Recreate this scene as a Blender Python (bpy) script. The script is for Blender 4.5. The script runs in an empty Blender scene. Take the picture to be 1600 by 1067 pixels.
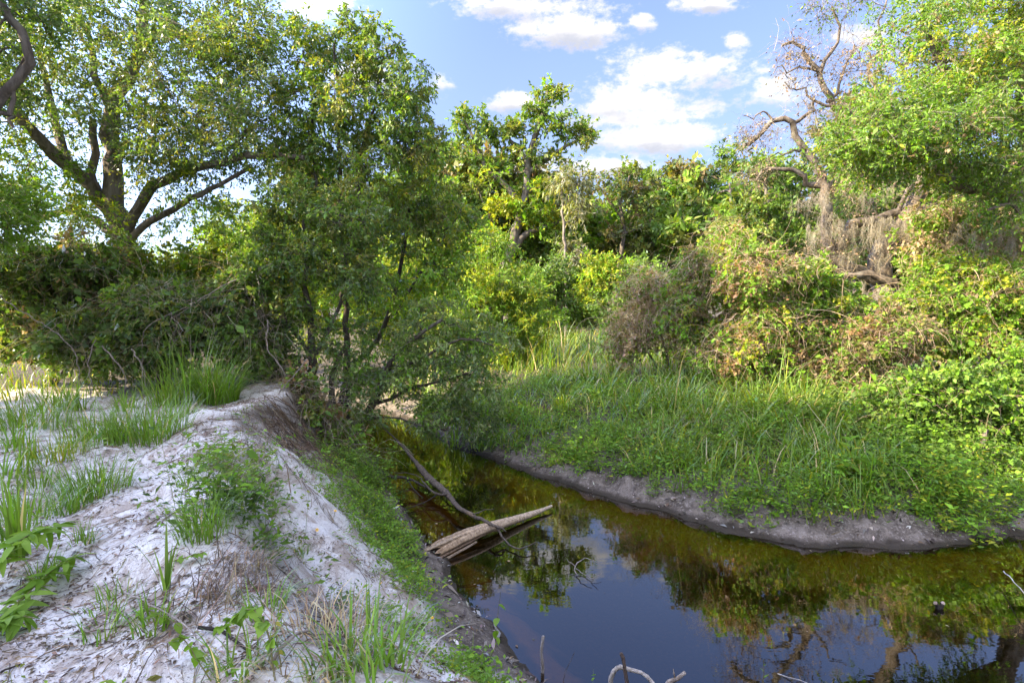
import bpy, math
import numpy as np
from mathutils import Vector

# ------------------------------------------------------------------ camera, sky, sun, exposure
S = bpy.context.scene
COL = S.collection
rng = np.random.default_rng(11)
FPX = 889.0                       # focal length in photo pixels (20 mm on 36 mm, photo 1600 wide)
CAM = np.array([0.0, 0.0, 3.2])
TILT = math.radians(4.0)

cd = bpy.data.cameras.new('camera')
cd.lens = 20.0; cd.sensor_width = 36.0; cd.clip_start = 0.05; cd.clip_end = 3000
cam = bpy.data.objects.new('camera', cd); COL.objects.link(cam)
cam.location = CAM; cam.rotation_euler = (math.radians(90) - TILT, 0, 0)
S.camera = cam

SUN_AZ = -104.0      # degrees, measured from the view direction, negative to the left
SUN_EL = 30.0
SUN_STRENGTH = 4.3
SKY_STRENGTH = 0.14
EXPOSURE = 2.25

S.view_settings.view_transform = 'Standard'
S.view_settings.look = 'None'
S.view_settings.gamma = 1.0
S.view_settings.use_curve_mapping = False
S.view_settings.exposure = EXPOSURE
S.render.engine = 'CYCLES'
cy = S.cycles
cy.max_bounces = 9; cy.diffuse_bounces = 6; cy.glossy_bounces = 3; cy.transmission_bounces = 7
cy.transparent_max_bounces = 8; cy.caustics_reflective = False; cy.caustics_refractive = False
cy.sample_clamp_indirect = 6.0
cy.use_denoising = True
try:
    cy.denoising_prefilter = 'ACCURATE'; cy.denoising_input_passes = 'RGB_ALBEDO_NORMAL'
except Exception:
    pass

def at(px, py, Y):
    """world point seen at photo pixel (px, py) at the distance Y in front of the camera"""
    a, b = (px - 800) / FPX, (533.5 - py) / FPX
    f = np.array([0, math.cos(TILT), -math.sin(TILT)]); u = np.array([0, math.sin(TILT), math.cos(TILT)])
    d = f + np.array([a, 0, 0]) + b * u
    return CAM + d * (Y / d[1])

class NT:
    """small helper to write node trees"""
    def __init__(s, tree): s.t = tree; s.n = tree.nodes; s.l = tree.links
    def new(s, kind, **kw):
        n = s.n.new(kind)
        for k, v in kw.items(): setattr(n, k, v)
        return n
    def put(s, sock, v):
        if hasattr(v, 'is_output'): s.l.new(v, sock)
        else: sock.default_value = v
    def math(s, op, a, b=None, c=None, clamp=False):
        n = s.new('ShaderNodeMath', operation=op); n.use_clamp = clamp
        for i, v in enumerate((a, b, c)):
            if v is not None: s.put(n.inputs[i], v)
        return n.outputs[0]
    def vmath(s, op, a, b=None):
        n = s.new('ShaderNodeVectorMath', operation=op); s.put(n.inputs[0], a)
        if b is not None: s.put(n.inputs[1], b)
        return n.outputs['Value'] if op in ('LENGTH', 'DOT_PRODUCT') else n.outputs[0]
    def noise(s, vec, scale, detail=4, rough=.55, dist=0):
        n = s.new('ShaderNodeTexNoise'); s.put(n.inputs['Vector'], vec)
        n.inputs['Scale'].default_value = scale; n.inputs['Detail'].default_value = detail
        n.inputs['Roughness'].default_value = rough; n.inputs['Distortion'].default_value = dist
        return n.outputs['Fac']
    def ramp(s, fac, stops, interp='LINEAR'):
        n = s.new('ShaderNodeValToRGB'); n.color_ramp.interpolation = interp
        e = n.color_ramp.elements
        while len(e) < len(stops): e.new(0.5)
        for el, (p, c) in zip(e, stops):
            el.position = p; el.color = (*c, 1) if not isinstance(c, (int, float)) else (c, c, c, 1)
        s.put(n.inputs[0], fac); return n.outputs[0]
    def smooth(s, x, a, b):
        n = s.new('ShaderNodeMapRange', interpolation_type='SMOOTHSTEP')
        s.put(n.inputs[0], x); s.put(n.inputs[1], a); s.put(n.inputs[2], b); n.inputs[3].default_value = 0; n.inputs[4].default_value = 1
        return n.outputs[0]
    def mix(s, fac, a, b, blend='MIX'):
        n = s.new('ShaderNodeMix', data_type='RGBA', blend_type=blend)
        s.put(n.inputs[0], fac); s.put(n.inputs[6], a if hasattr(a, 'is_output') else (*a, 1)); s.put(n.inputs[7], b if hasattr(b, 'is_output') else (*b, 1))
        return n.outputs[2]

def build_world():
    w = bpy.data.worlds.new('World'); S.world = w; w.use_nodes = True
    t = NT(w.node_tree); t.n.clear()
    out = t.new('ShaderNodeOutputWorld'); bg = t.new('ShaderNodeBackground'); bg.inputs[1].default_value = SKY_STRENGTH
    t.l.new(bg.outputs[0], out.inputs[0])
    sky = t.new('ShaderNodeTexSky', sky_type='NISHITA'); sky.sun_disc = False
    sky.sun_elevation = math.radians(SUN_EL); sky.sun_rotation = math.radians(SUN_AZ)
    sky.air_density = 1.0; sky.dust_density = 0.6; sky.ozone_density = 1.6; sky.altitude = 10
    d = t.new('ShaderNodeTexCoord').outputs['Generated']
    sp = t.new('ShaderNodeSeparateXYZ'); t.l.new(d, sp.inputs[0]); X, Y, Z = sp.outputs
    yy = t.math('MAXIMUM', Y, 0.02)
    ta = t.math('DIVIDE', X, yy); te = t.math('DIVIDE', Z, yy)
    front = t.smooth(Y, 0.15, 0.4)
    warp = t.noise(t.vmath('MULTIPLY', d, (1, 1, 2.0)), 9, 6, .6)
    fine2 = t.noise(t.vmath('MULTIPLY', d, (1, 1, 1.7)), 70, 5, .65)
    fine = t.noise(t.vmath('MULTIPLY', d, (1, 1, 2.0)), 26, 5, .6)
    # clouds seen ahead: (photo x, photo y, half width, half height)
    blobs = [(985, 165, 130, 38), (1035, 218, 135, 30), (1070, 110, 125, 38), (885, 46, 85, 30), (830, 8, 130, 22), (1215, 150, 60, 32),
             (688, 130, 24, 20), (505, 8, 60, 22), (1000, 38, 22, 14), (1148, 66, 24, 15), (1360, 62, 55, 30), (805, 160, 38, 20),
             (1110, 8, 60, 14), (760, 265, 120, 26), (950, 262, 90, 18), (560, 120, 60, 30)]
    best, low = None, None
    for bx, by, rx, ry in blobs:
        c = at(bx, by, 1.0) - CAM
        k = .70
        dx = t.math('MULTIPLY', t.math('SUBTRACT', ta, float(c[0])), k * FPX / rx); dz = t.math('MULTIPLY', t.math('SUBTRACT', te, float(c[2])), k * FPX / ry)
        v = t.math('SUBTRACT', 1.0, t.math('SQRT', t.math('ADD', t.math('MULTIPLY', dx, dx), t.math('MULTIPLY', dz, dz))), clamp=True)
        lo = t.math('MULTIPLY', v, t.math('SUBTRACT', 0.0, dz))
        best = v if best is None else t.math('MAXIMUM', best, v)
        low = lo if low is None else t.math('ADD', low, lo)
    d1 = t.math('ADD', best, t.math('MULTIPLY', t.math('SUBTRACT', warp, 0.5), 1.3))
    d1 = t.math('ADD', d1, t.math('ADD', t.math('MULTIPLY', t.math('SUBTRACT', fine, 0.5), 1.3), t.math('MULTIPLY', t.math('SUBTRACT', fine2, 0.5), .9)))
    d1 = t.math('MULTIPLY', t.smooth(d1, .20, .80), t.smooth(best, 0.0, .25))
    # the rest of the sky: unseen clouds, made denser to add neutral fill light
    wide = t.noise(t.vmath('MULTIPLY', d, (1, 1, 2.6)), 4.2, 7, .58)
    d2 = t.smooth(wide, .40, .58)
    dens = t.math('ADD', t.math('MULTIPLY', d1, front), t.math('MULTIPLY', d2, t.math('SUBTRACT', 1.0, front)))
    dens = t.math('MULTIPLY', dens, t.smooth(Z, -0.02, 0.06))
    shade = t.smooth(t.math('ADD', low, t.math('MULTIPLY', t.math('SUBTRACT', fine, .5), .5)), -0.05, 0.30)
    cc = t.mix(shade, CLOUD_LIT, CLOUD_LOW)
    tinted = t.mix(1.0, sky.outputs[0], SKY_TINT, 'MULTIPLY')
    # thin bright haze low down
    hz = t.math('MULTIPLY', t.math('SUBTRACT', 1.0, t.smooth(Z, 0.0, .85)), .68)
    tinted = t.mix(hz, tinted, SKY_HAZE)
    # haze and cloud are brighter round the sun (forward scattering), boosted to lift the shade
    sa, se = math.radians(SUN_AZ), math.radians(SUN_EL)
    dot = t.vmath('DOT_PRODUCT', d, (math.sin(sa) * math.cos(se), math.cos(sa) * math.cos(se), math.sin(se)))
    near = t.math('MULTIPLY', t.smooth(dot, .0, 1.0), 3.2)
    full = t.mix(t.math('MULTIPLY', dens, .93), tinted, cc)
    sc = t.new('ShaderNodeVectorMath', operation='SCALE'); t.l.new(full, sc.inputs[0]); t.put(sc.inputs['Scale'], t.math('ADD', 1.0, near))
    t.put(bg.inputs[0], sc.outputs[0])

CLOUD_LIT = (1.95, 1.86, 1.76)
CLOUD_LOW = (1.12, 1.14, 1.26)
SKY_TINT = (.47, .47, .66)
SKY_HAZE = (.80, .98, 1.28)
build_world()

sd = bpy.data.lights.new('sun', 'SUN'); sd.energy = SUN_STRENGTH; sd.angle = math.radians(0.5); sd.color = (1.0, .82, .54)
sun = bpy.data.objects.new('sun', sd); COL.objects.link(sun)
_a, _e = math.radians(SUN_AZ), math.radians(SUN_EL)
SUNV = Vector((math.sin(_a) * math.cos(_e), math.cos(_a) * math.cos(_e), math.sin(_e)))
sun.rotation_euler = SUNV.to_track_quat('Z', 'Y').to_euler()

# ------------------------------------------------------------------ numeric helpers
def _hash(ix, iy, seed):
    h = (ix.astype(np.int64) * 374761393 + iy.astype(np.int64) * 668265263 + seed * 1274126177) & 0x7fffffff
    h = ((h ^ (h >> 13)) * 1274126177) & 0x7fffffff
    return ((h ^ (h >> 16)) & 0xffff) / 65535.0
def vnoise(x, y, seed=0):
    ix, iy = np.floor(x), np.floor(y); fx, fy = x - ix, y - iy
    fx = fx * fx * (3 - 2 * fx); fy = fy * fy * (3 - 2 * fy)
    a, b = _hash(ix, iy, seed), _hash(ix + 1, iy, seed); c, d = _hash(ix, iy + 1, seed), _hash(ix + 1, iy + 1, seed)
    return (a + (b - a) * fx) * (1 - fy) + (c + (d - c) * fx) * fy
def fbm(x, y, seed=0, octs=4):
    v, amp, tot = 0, 1.0, 0
    for k in range(octs):
        v = v + amp * (vnoise(x * 2 ** k + 17.3 * k, y * 2 ** k - 9.1 * k, seed + k) - .5); tot += amp; amp *= .55
    return v / tot * 2
def sstep(x, a, b):
    t = np.clip((x - a) / (b - a), 0, 1); return t * t * (3 - 2 * t)
def norm(v): return v / np.maximum(np.linalg.norm(v, axis=-1, keepdims=True), 1e-9)

# creek banks: water's edge on the left (camera's) side and on the right (far) side
LEFT = np.array([(-60, 30), (-40, 26), (-16, 21), (-9, 18), (-5.5, 15.5), (-3.7, 13), (-2.5, 10.5), (-1.75, 8.9), (-0.95, 6.9), (0.1, 4.85), (0.9, 3.9), (2, 3.2), (4, 2.7), (8, 2.6), (15, 3), (30, 4), (60, 5)], float)
RIGHT = np.array([(-60, 33.5), (-40, 29.5), (-16, 24), (-8, 20.4), (-4.6, 17.2), (-2.75, 14.9), (-1.0, 12.1), (0.55, 10.2), (2.0, 8.75), (3.0, 7.75), (3.9, 7.3), (4.9, 7.15), (6.6, 7.4), (9, 8.2), (14, 9.2), (30, 12), (60, 14)], float)
def polydist(x, y, poly):
    d = np.full(x.shape, 1e9); side = np.zeros(x.shape)
    for a, b in zip(poly[:-1], poly[1:]):
        ab = b - a; t = np.clip(((x - a[0]) * ab[0] + (y - a[1]) * ab[1]) / (ab @ ab), 0, 1)
        ex, ey = x - a[0] - t * ab[0], y - a[1] - t * ab[1]; dd = ex * ex + ey * ey
        cr = ab[0] * (y - a[1]) - ab[1] * (x - a[0])
        m = dd < d - 1e-9
        d = np.where(m, dd, d); side = np.where(m, np.sign(cr), side)
    return np.sqrt(d), side
def bank(x, y):
    """dl > 0: distance from the water into the camera's bank; dr > 0: into the far bank; both <= 0 in the creek"""
    x = np.asarray(x, float); y = np.asarray(y, float)
    wob = fbm(x * 1.3, y * 1.3, 5, 4) * .20 + fbm(x * 5, y * 5, 15, 2) * .05
    d1, s1 = polydist(x, y, LEFT); d2, s2 = polydist(x, y, RIGHT)
    return -s1 * d1 + wob, s2 * d2 + wob * .9
def ground_z(x, y):
    x = np.asarray(x, float); y = np.asarray(y, float)
    dl, dr = bank(x, y)
    # near bank: narrow mud toe, steep sand slope, rounded crest, gently falling sandy top
    w = 2.25 - .75 * sstep(y, 7.2, 9.5) + .25 * fbm(x * .5, y * .5, 31, 2)
    s = np.clip(dl / w, 0, 1)
    zl = .10 * sstep(dl, 0, .25) + 1.52 * (0.55 * s + .45 * sstep(s, .15, 1.0))
    zl = zl + .14 * np.exp(-((dl - w - .1) / .55) ** 2) - .012 * np.clip(dl - w, 0, 12)
    led = .26 * sstep(fbm(x * .7, y * .7, 23, 2), -.35, .25)
    zl = zl - led * np.exp(-((dl - w + .42) / .34) ** 2) + .25 * led * sstep(dl, w - .2, w - .06) * (1 - sstep(dl, w + .2, w + .9))
    rough = sstep(dl, .1, .5)
    zl = zl + rough * (.11 * fbm(x * .9, y * .9, 2, 3) + .065 * fbm(x * 3.3, y * 3.3, 3, 3) + .022 * fbm(x * 11, y * 11, 4, 2))
    # gullies washed into the slope
    g = fbm((x * .46 + y * .89) * 2.6 + .4 * fbm(x * 2, y * 2, 9, 2), dl * .5, 12, 3)
    zl = zl - .17 * np.clip(g, 0, 1) * np.sin(np.clip(s, 0, 1) * np.pi)
    # far bank: grey mud shelf then a long rise
    zr = .05 * sstep(dr, 0, .08) + .04 * sstep(dr + .25 * fbm(x * 2.2, y * 2.2, 19, 3), .0, .28) + .30 * sstep(dr, .05, 1.1) + .55 * sstep(dr, .8, 3.6) + .45 * sstep(dr, 3, 9)
    zr = zr + sstep(dr, .0, .25) * (.09 * fbm(x * 1.1, y * 1.1, 6, 3) + .13 * fbm(x * 3.6, y * 3.6, 7, 3) + .07 * fbm(x * 11, y * 11, 8, 2))
    inside = np.minimum(-dl, -dr)
    bed = -(.60 - .10 * sstep(y, 6.8, 9)) * sstep(inside, -.05, 1.35) - .03 + .06 * fbm(x * 1.6, y * 1.6, 8, 3)
    z = np.where(dl > 0, zl, np.where(dr > 0, zr, bed * np.clip(inside / .12, 0, 1)))
    return z
def gz(x, y): return float(ground_z(np.array([x]), np.array([y]))[0])
def gp(px, py, Y):
    """ground point straight below / above the pixel's ray at distance Y"""
    p = at(px, py, Y); return np.array([p[0], p[1], gz(p[0], p[1])])
def hit(px, py):
    """where the ray through a photo pixel first meets the ground"""
    d = at(px, py, 1.0) - CAM; t = np.arange(1.0, 60, .02)
    P = CAM + d * t[:, None]; z = ground_z(P[:, 0], P[:, 1])
    k = np.argmax(P[:, 2] <= z)
    return np.array([P[k, 0], P[k, 1], z[k]])

class MB:
    """collects quads with a colour per vertex and links them as one mesh object"""
    def __init__(s): s.v, s.f, s.c, s.n = [], [], [], 0
    def add(s, verts, quads, cols):
        s.v.append(verts.reshape(-1, 3)); s.f.append(quads.reshape(-1, 4) + s.n)
        c = np.broadcast_to(cols, (len(s.v[-1]), 3)) if np.ndim(cols) == 1 else cols.reshape(-1, 3)
        s.c.append(c); s.n += len(s.v[-1])
    def tube(s, pts, rad, sides=6, col=(.2, .17, .14), rough=0.0, cap=False):
        pts = np.asarray(pts, float); n = len(pts); rad = np.broadcast_to(rad, n).astype(float)
        t = np.gradient(pts, axis=0); t = norm(t)
        ref = np.array([.13, .21, .97]) if abs(t[:, 2]).mean() < .8 else np.array([.9, .33, .1])
        a = norm(np.cross(t, ref)); b = np.cross(t, a)
        th = np.arange(sides) / sides * 2 * np.pi
        r = rad[:, None] * (1 + rough * rng.normal(0, 1, (n, sides)))
        P = pts[:, None] + r[..., None] * (np.cos(th)[None, :, None] * a[:, None] + np.sin(th)[None, :, None] * b[:, None])
        i = np.arange(n - 1)[:, None] * sides; j = np.arange(sides)[None]; j2 = (j + 1) % sides
        q = np.stack([i + j, i + j2, i + sides + j2, i + sides + j], -1)
        s.add(P, q, np.array(col, float))
        if cap:
            for end in (0, n - 1):
                c0 = P[end]; base = np.arange(sides)
                if sides == 4: s.add(c0, base[None], np.array(col, float))
                else:
                    m = np.vstack([c0, pts[end][None]]); h = sides
                    s.add(m, np.array([[k, (k + 1) % h, (k + 2) % h, h] for k in range(0, h, 2)]), np.array(col, float))
    def leaves(s, pos, d, nrm, L, W, col, fold=.12, droop=.10):
        d = norm(d); side = norm(np.cross(d, nrm)); up = np.cross(side, d)
        L = np.broadcast_to(L, len(pos))[:, None]; W = np.broadcast_to(W, len(pos))[:, None]
        m = pos + d * L * .45 + up * W * fold
        V = np.stack([pos, m + side * W * .5, pos + d * L - up * L * droop, m - side * W * .5], 1)
        q = np.arange(len(pos) * 4).reshape(-1, 4)
        s.add(V, q, np.repeat(col, 4, 0))
    def blades(s, pos, d, L, W, bend, col, segs=3, lay=0.0):
        """grass blades: d horizontal lean direction (n,2), bend 0..1.5 how far they arch"""
        n = len(pos); L = np.broadcast_to(L, n); W = np.broadcast_to(W, n); bend = np.broadcast_to(bend, n)
        d3 = np.c_[d, np.zeros(n)]; side = np.c_[-d[:, 1], d[:, 0], np.zeros(n)]
        t = np.linspace(0, 1, segs + 1); V = []
        ang0 = .12 + bend * .15 + lay * rng.random(n)
        P = pos.copy(); prev = 0
        for k, tk in enumerate(t):
            if k:
                an = ang0 + bend * ((tk + prev) / 2) ** 1.3 * 1.5
                P = P + (d3 * np.sin(an)[:, None] + np.array([0, 0, 1]) * np.cos(an)[:, None]) * (L * (tk - prev))[:, None]
            w = W * (1 - tk ** 1.6) * .5 + W * .02
            V += [P - side * w[:, None], P + side * w[:, None]]; prev = tk
        V = np.stack(V, 1); m = 2 * (segs + 1)
        base = (np.arange(n) * m)[:, None]
        q = np.stack([base + np.array([[2 * k, 2 * k + 1, 2 * k + 3, 2 * k + 2]]) for k in range(segs)], 1)
        s.add(V, q, np.repeat(col, m, 0))
    def ribbons(s, pts, W, col):
        """pts (n,m,3) -> n thin ribbons"""
        n, m, _ = pts.shape
        t = norm(np.gradient(pts, axis=1)); ref = norm(rng.normal(0, 1, (n, 1, 3)))
        sd = norm(np.cross(t, ref)); w = np.broadcast_to(np.asarray(W, float).reshape(-1, 1), (n, m))[..., None] * .5 * np.linspace(1, .45, m)[None, :, None]
        V = np.stack([pts - sd * w, pts + sd * w], 2).reshape(n, 2 * m, 3)
        base = (np.arange(n) * 2 * m)[:, None]
        q = np.stack([base + np.array([[2 * k, 2 * k + 1, 2 * k + 3, 2 * k + 2]]) for k in range(m - 1)], 1)
        s.add(V, q, np.repeat(col, 2 * m, 0))
    def mesh(s, name, mat, origin=(0, 0, 0), smooth=False):
        V = np.concatenate(s.v) - np.asarray(origin); F = np.concatenate(s.f); C = np.concatenate(s.c)
        me = bpy.data.meshes.new(name)
        me.vertices.add(len(V)); me.vertices.foreach_set('co', V.astype(np.float32).ravel())
        me.loops.add(F.size); me.loops.foreach_set('vertex_index', F.astype(np.int32).ravel())
        me.polygons.add(len(F)); me.polygons.foreach_set('loop_start', (np.arange(len(F)) * 4).astype(np.int32))
        me.update(calc_edges=True)
        if smooth: me.polygons.foreach_set('use_smooth', np.ones(len(F), bool))
        at_ = me.attributes.new('tone', 'FLOAT_COLOR', 'POINT')
        at_.data.foreach_set('color', np.c_[C, np.ones(len(C))].astype(np.float32).ravel())
        me.materials.append(mat)
        return me
    def build(s, name, mat, parent=None, origin=(0, 0, 0), smooth=False, kind=None):
        o = bpy.data.objects.new(name, s.mesh(name, mat, origin, smooth)); COL.objects.link(o)
        if parent is not None: o.parent = parent
        else: o.location = origin
        if kind: o['kind'] = kind
        return o

def thing(name, label, cat, loc, group=None):
    o = bpy.data.objects.new(name, None); COL.objects.link(o); o.location = loc; o.empty_display_size = .3
    o['label'] = label; o['category'] = cat
    if group: o['group'] = group
    return o
def tag(o, label, cat, group=None):
    o['label'] = label; o['category'] = cat
    if group: o['group'] = group
    return o
def dup(root, loc, rz=0, sc=1.0, label=None, group=None):
    r = root.copy(); COL.objects.link(r); r.location = loc; r.rotation_euler = (0, 0, rz); r.scale = (sc, sc, sc) if np.isscalar(sc) else sc
    if label: r['label'] = label
    if group: r['group'] = group
    for ch in root.children:
        c = ch.copy(); COL.objects.link(c); c.parent = r
    return r

# ------------------------------------------------------------------ materials
def new_mat(name):
    m = bpy.data.materials.new(name); m.use_nodes = True; t = NT(m.node_tree); t.n.clear()
    out = t.new('ShaderNodeOutputMaterial'); return m, t, out
def attr(t):
    a = t.new('ShaderNodeAttribute'); a.attribute_name = 'tone'; return a.outputs['Color']
def leaf_mat(name, gloss=.10, rough=.42, trans=.42, warm=(1.7, 1.65, .5)):
    m, t, out = new_mat(name); c = attr(t)
    dif = t.new('ShaderNodeBsdfDiffuse'); t.put(dif.inputs[0], c)
    tr = t.new('ShaderNodeBsdfTranslucent'); t.put(tr.inputs[0], t.mix(1.0, c, tuple(w * trans * 1.35 for w in warm), 'MULTIPLY'))
    mx = t.new('ShaderNodeAddShader'); t.l.new(dif.outputs[0], mx.inputs[0]); t.l.new(tr.outputs[0], mx.inputs[1])
    gl = t.new('ShaderNodeBsdfGlossy'); gl.inputs['Roughness'].default_value = rough; gl.inputs[0].default_value = (.75, .8, .85, 1)
    lw = t.new('ShaderNodeLayerWeight'); lw.inputs[0].default_value = .2
    m2 = t.new('ShaderNodeMixShader'); t.put(m2.inputs[0], t.math('ADD', t.math('MULTIPLY', lw.outputs['Fresnel'], gloss * 2), gloss * .25))
    t.l.new(mx.outputs[0], m2.inputs[1]); t.l.new(gl.outputs[0], m2.inputs[2]); t.l.new(m2.outputs[0], out.inputs[0])
    return m
def bark_mat(name, scale=9, dark=.45, lichen=.3, bump=.6):
    m, t, out = new_mat(name); c = attr(t)
    p = t.new('ShaderNodeTexCoord').outputs['Object']
    n1 = t.noise(t.vmath('MULTIPLY', p, (1, 1, .28)), scale, 6, .65, .4); n2 = t.noise(p, 2.3, 5, .6)
    col = t.mix(t.smooth(n1, .35, .62), t.mix(1.0, c, (dark, dark * .95, dark * .9), 'MULTIPLY'), c)
    col = t.mix(t.math('MULTIPLY', t.smooth(n2, .53, .66), lichen), col, (.30, .31, .27))
    b = t.new('ShaderNodeBsdfPrincipled'); t.put(b.inputs['Base Color'], col); b.inputs['Roughness'].default_value = .9
    b.inputs['Specular IOR Level'].default_value = .2
    bp = t.new('ShaderNodeBump'); bp.inputs['Strength'].default_value = bump; bp.inputs['Distance'].default_value = .04; t.put(bp.inputs['Height'], n1)
    t.l.new(bp.outputs[0], b.inputs['Normal']); t.l.new(b.outputs[0], out.inputs[0]); return m
M_LEAF = leaf_mat('leaf_glossy', .07, .42, .50)
M_SOFT = leaf_mat('leaf_soft', .05, .55, .48)
M_GRASS = leaf_mat('grass_blade', .08, .45, .42, (1.6, 1.5, .6))
M_BARK = bark_mat('bark')
M_DRIFT = bark_mat('weathered_wood', 30, .5, .08, .5)
M_DRY = leaf_mat('dry_matter', .03, .7, .22, (1.2, 1.05, .8))

def sand_mat():
    """ground: pale sand on the near bank, grey mud and dark soil on the far bank, tannin stained bed"""
    m, t, out = new_mat('ground_cover')
    p = t.new('ShaderNodeNewGeometry').outputs['Position']
    a = t.new('ShaderNodeAttribute'); a.attribute_name = 'tone'   # r: sand, g: mud, b: creek bed
    sp = t.new('ShaderNodeSeparateColor'); t.l.new(a.outputs['Color'], sp.inputs[0]); sand_f, mud_f, bed_f = sp.outputs
    n_big = t.noise(p, .9, 5, .6); n_mid = t.noise(p, 4.5, 6, .68, .3); n_fine = t.noise(p, 26, 6, .7); n_grain = t.noise(p, 160, 3, .6)
    lit = t.noise(t.vmath('MULTIPLY', p, (1, 1, 1)), 55, 5, .75, .8)
    sand = t.mix(t.smooth(n_mid, .32, .72), (.80, .785, .755), (.62, .585, .545))
    sand = t.mix(t.math('MULTIPLY', t.smooth(n_fine, .5, .72), .55), sand, (.36, .31, .265))
    sand = t.mix(t.math('MULTIPLY', t.smooth(lit, .60, .68), t.smooth(n_mid, .3, .6)), sand, (.16, .115, .085))
    sand = t.mix(t.math('MULTIPLY', t.smooth(t.noise(t.vmath('MULTIPLY', p, (1.5, .8, 1)), 2.4, 6, .74, .8), .47, .60), .80), sand, (.34, .27, .21))
    sand = t.mix(t.math('MULTIPLY', t.smooth(t.noise(p, 75, 4, .7), .55, .66), t.math('ADD', t.smooth(n_mid, .4, .6), .25)), sand, (.13, .10, .08))
    soil = t.mix(n_fine, (.045, .04, .028), (.12, .10, .07))
    mud = t.mix(t.smooth(n_mid, .35, .65), (.20, .17, .14), (.07, .057, .045))
    mud = t.mix(t.math('MULTIPLY', t.smooth(n_fine, .5, .66), .7), mud, (.33, .295, .255))
    mud = t.mix(t.smooth(lit, .52, .64), mud, (.07, .055, .045))
    spz = t.new('ShaderNodeSeparateXYZ'); t.l.new(p, spz.inputs[0])
    wet = t.math('SUBTRACT', 1.0, t.smooth(t.math('ADD', spz.outputs[2], t.math('MULTIPLY', t.math('SUBTRACT', n_mid, .5), .12)), .025, .08))
    mud = t.mix(wet, mud, (.045, .036, .027))
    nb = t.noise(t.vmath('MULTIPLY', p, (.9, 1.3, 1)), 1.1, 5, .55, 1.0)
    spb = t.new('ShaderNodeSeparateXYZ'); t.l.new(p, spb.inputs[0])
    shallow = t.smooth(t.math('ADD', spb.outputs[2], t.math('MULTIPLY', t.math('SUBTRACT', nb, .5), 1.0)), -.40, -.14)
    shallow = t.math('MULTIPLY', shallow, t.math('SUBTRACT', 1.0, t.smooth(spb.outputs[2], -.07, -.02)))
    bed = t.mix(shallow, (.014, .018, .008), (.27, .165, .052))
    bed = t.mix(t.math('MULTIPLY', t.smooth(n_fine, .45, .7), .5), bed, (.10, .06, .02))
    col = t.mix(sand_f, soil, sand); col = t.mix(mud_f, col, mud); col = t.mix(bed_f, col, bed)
    b = t.new('ShaderNodeBsdfPrincipled'); t.put(b.inputs['Base Color'], col); b.inputs['Roughness'].default_value = .92; b.inputs['Specular IOR Level'].default_value = .25
    h = t.math('ADD', t.math('MULTIPLY', n_fine, .8), t.math('MULTIPLY', lit, .7)); h = t.math('ADD', h, t.math('MULTIPLY', n_grain, .25))
    bp = t.new('ShaderNodeBump'); bp.inputs['Strength'].default_value = .55; bp.inputs['Distance'].default_value = .03; t.put(bp.inputs['Height'], h)
    t.l.new(bp.outputs[0], b.inputs['Normal']); t.l.new(b.outputs[0], out.inputs[0]); return m
M_GROUND = sand_mat()

def water_mat():
    m, t, out = new_mat('creek_water')
    p = t.new('ShaderNodeNewGeometry').outputs['Position']
    tr = t.new('ShaderNodeBsdfTransparent'); tr.inputs[0].default_value = (.55, .44, .17, 1)
    gl = t.new('ShaderNodeBsdfGlossy'); gl.inputs['Roughness'].default_value = .012; gl.inputs[0].default_value = (1, 1, 1, 1)
    bp = t.new('ShaderNodeBump'); bp.inputs['Strength'].default_value = .045; bp.inputs['Distance'].default_value = .05
    t.put(bp.inputs['Height'], t.math('ADD', t.noise(p, 1.6, 2, .5), t.math('MULTIPLY', t.noise(t.vmath('MULTIPLY', p, (1, 2.2, 1)), 7, 2, .5), .12)))
    t.l.new(bp.outputs[0], gl.inputs['Normal'])
    fr = t.new('ShaderNodeFresnel'); fr.inputs[0].default_value = 1.55
    mx = t.new('ShaderNodeMixShader'); t.put(mx.inputs[0], t.math('ADD', t.math('MULTIPLY', fr.outputs[0], 1.15), .05, clamp=True)); t.l.new(tr.outputs[0], mx.inputs[1]); t.l.new(gl.outputs[0], mx.inputs[2])
    t.l.new(mx.outputs[0], out.inputs[0]); return m
M_WATER = water_mat()

# ------------------------------------------------------------------ ground and water
def axis(lo, hi, step, far, grow=1.16):
    c = list(np.arange(lo, hi + 1e-6, step)); s = step; x = hi
    while x < far: s *= grow; x += s; c.append(x)
    s = step; x = lo; pre = []
    while x > -far: s *= grow; x -= s; pre.append(x)
    return np.array(pre[::-1] + c)
gx, gy = axis(-7.5, 8.5, .085, 900), axis(1.2, 13.5, .085, 900)
GX, GY = np.meshgrid(gx, gy)
GZ = ground_z(GX, GY)
dl_, dr_ = bank(GX, GY)
edge_n = fbm(GX * 1.2, GY * 1.2, 41, 3)
sand_w = sstep(dl_ + .35 * edge_n, .30, .65) * (1 - sstep(dl_ + 1.2 * edge_n, 7.5, 10.5)) * (1 - sstep(GY + 1.0 * edge_n, 9.3, 11.0))
ledge_w = np.exp(-((dl_ - (2.25 - .75 * sstep(GY, 7.2, 9.5) + .25 * fbm(GX * .5, GY * .5, 31, 2)) + .16) / .17) ** 2) * sstep(fbm(GX * 1.3, GY * 1.3, 43, 3), -.35, .25) * (GX < 0)
end_w = sstep(GY + edge_n * .6, 7.0, 8.2) * sstep(dl_, .3, .6) * (1 - sstep(dl_ + .3 * edge_n, 1.2, 1.7))
sand_w = sand_w * (1 - .85 * ledge_w) * (1 - .92 * end_w)
toe_w = sstep(dl_, -.14, -.06) * (1 - sstep(dl_ + .25 * edge_n, .35, .75))
mud_w = np.maximum(sstep(dr_, -.14, -.06) * (1 - sstep(dr_ + .5 * edge_n, .75, 1.5)), toe_w * .9)
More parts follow.
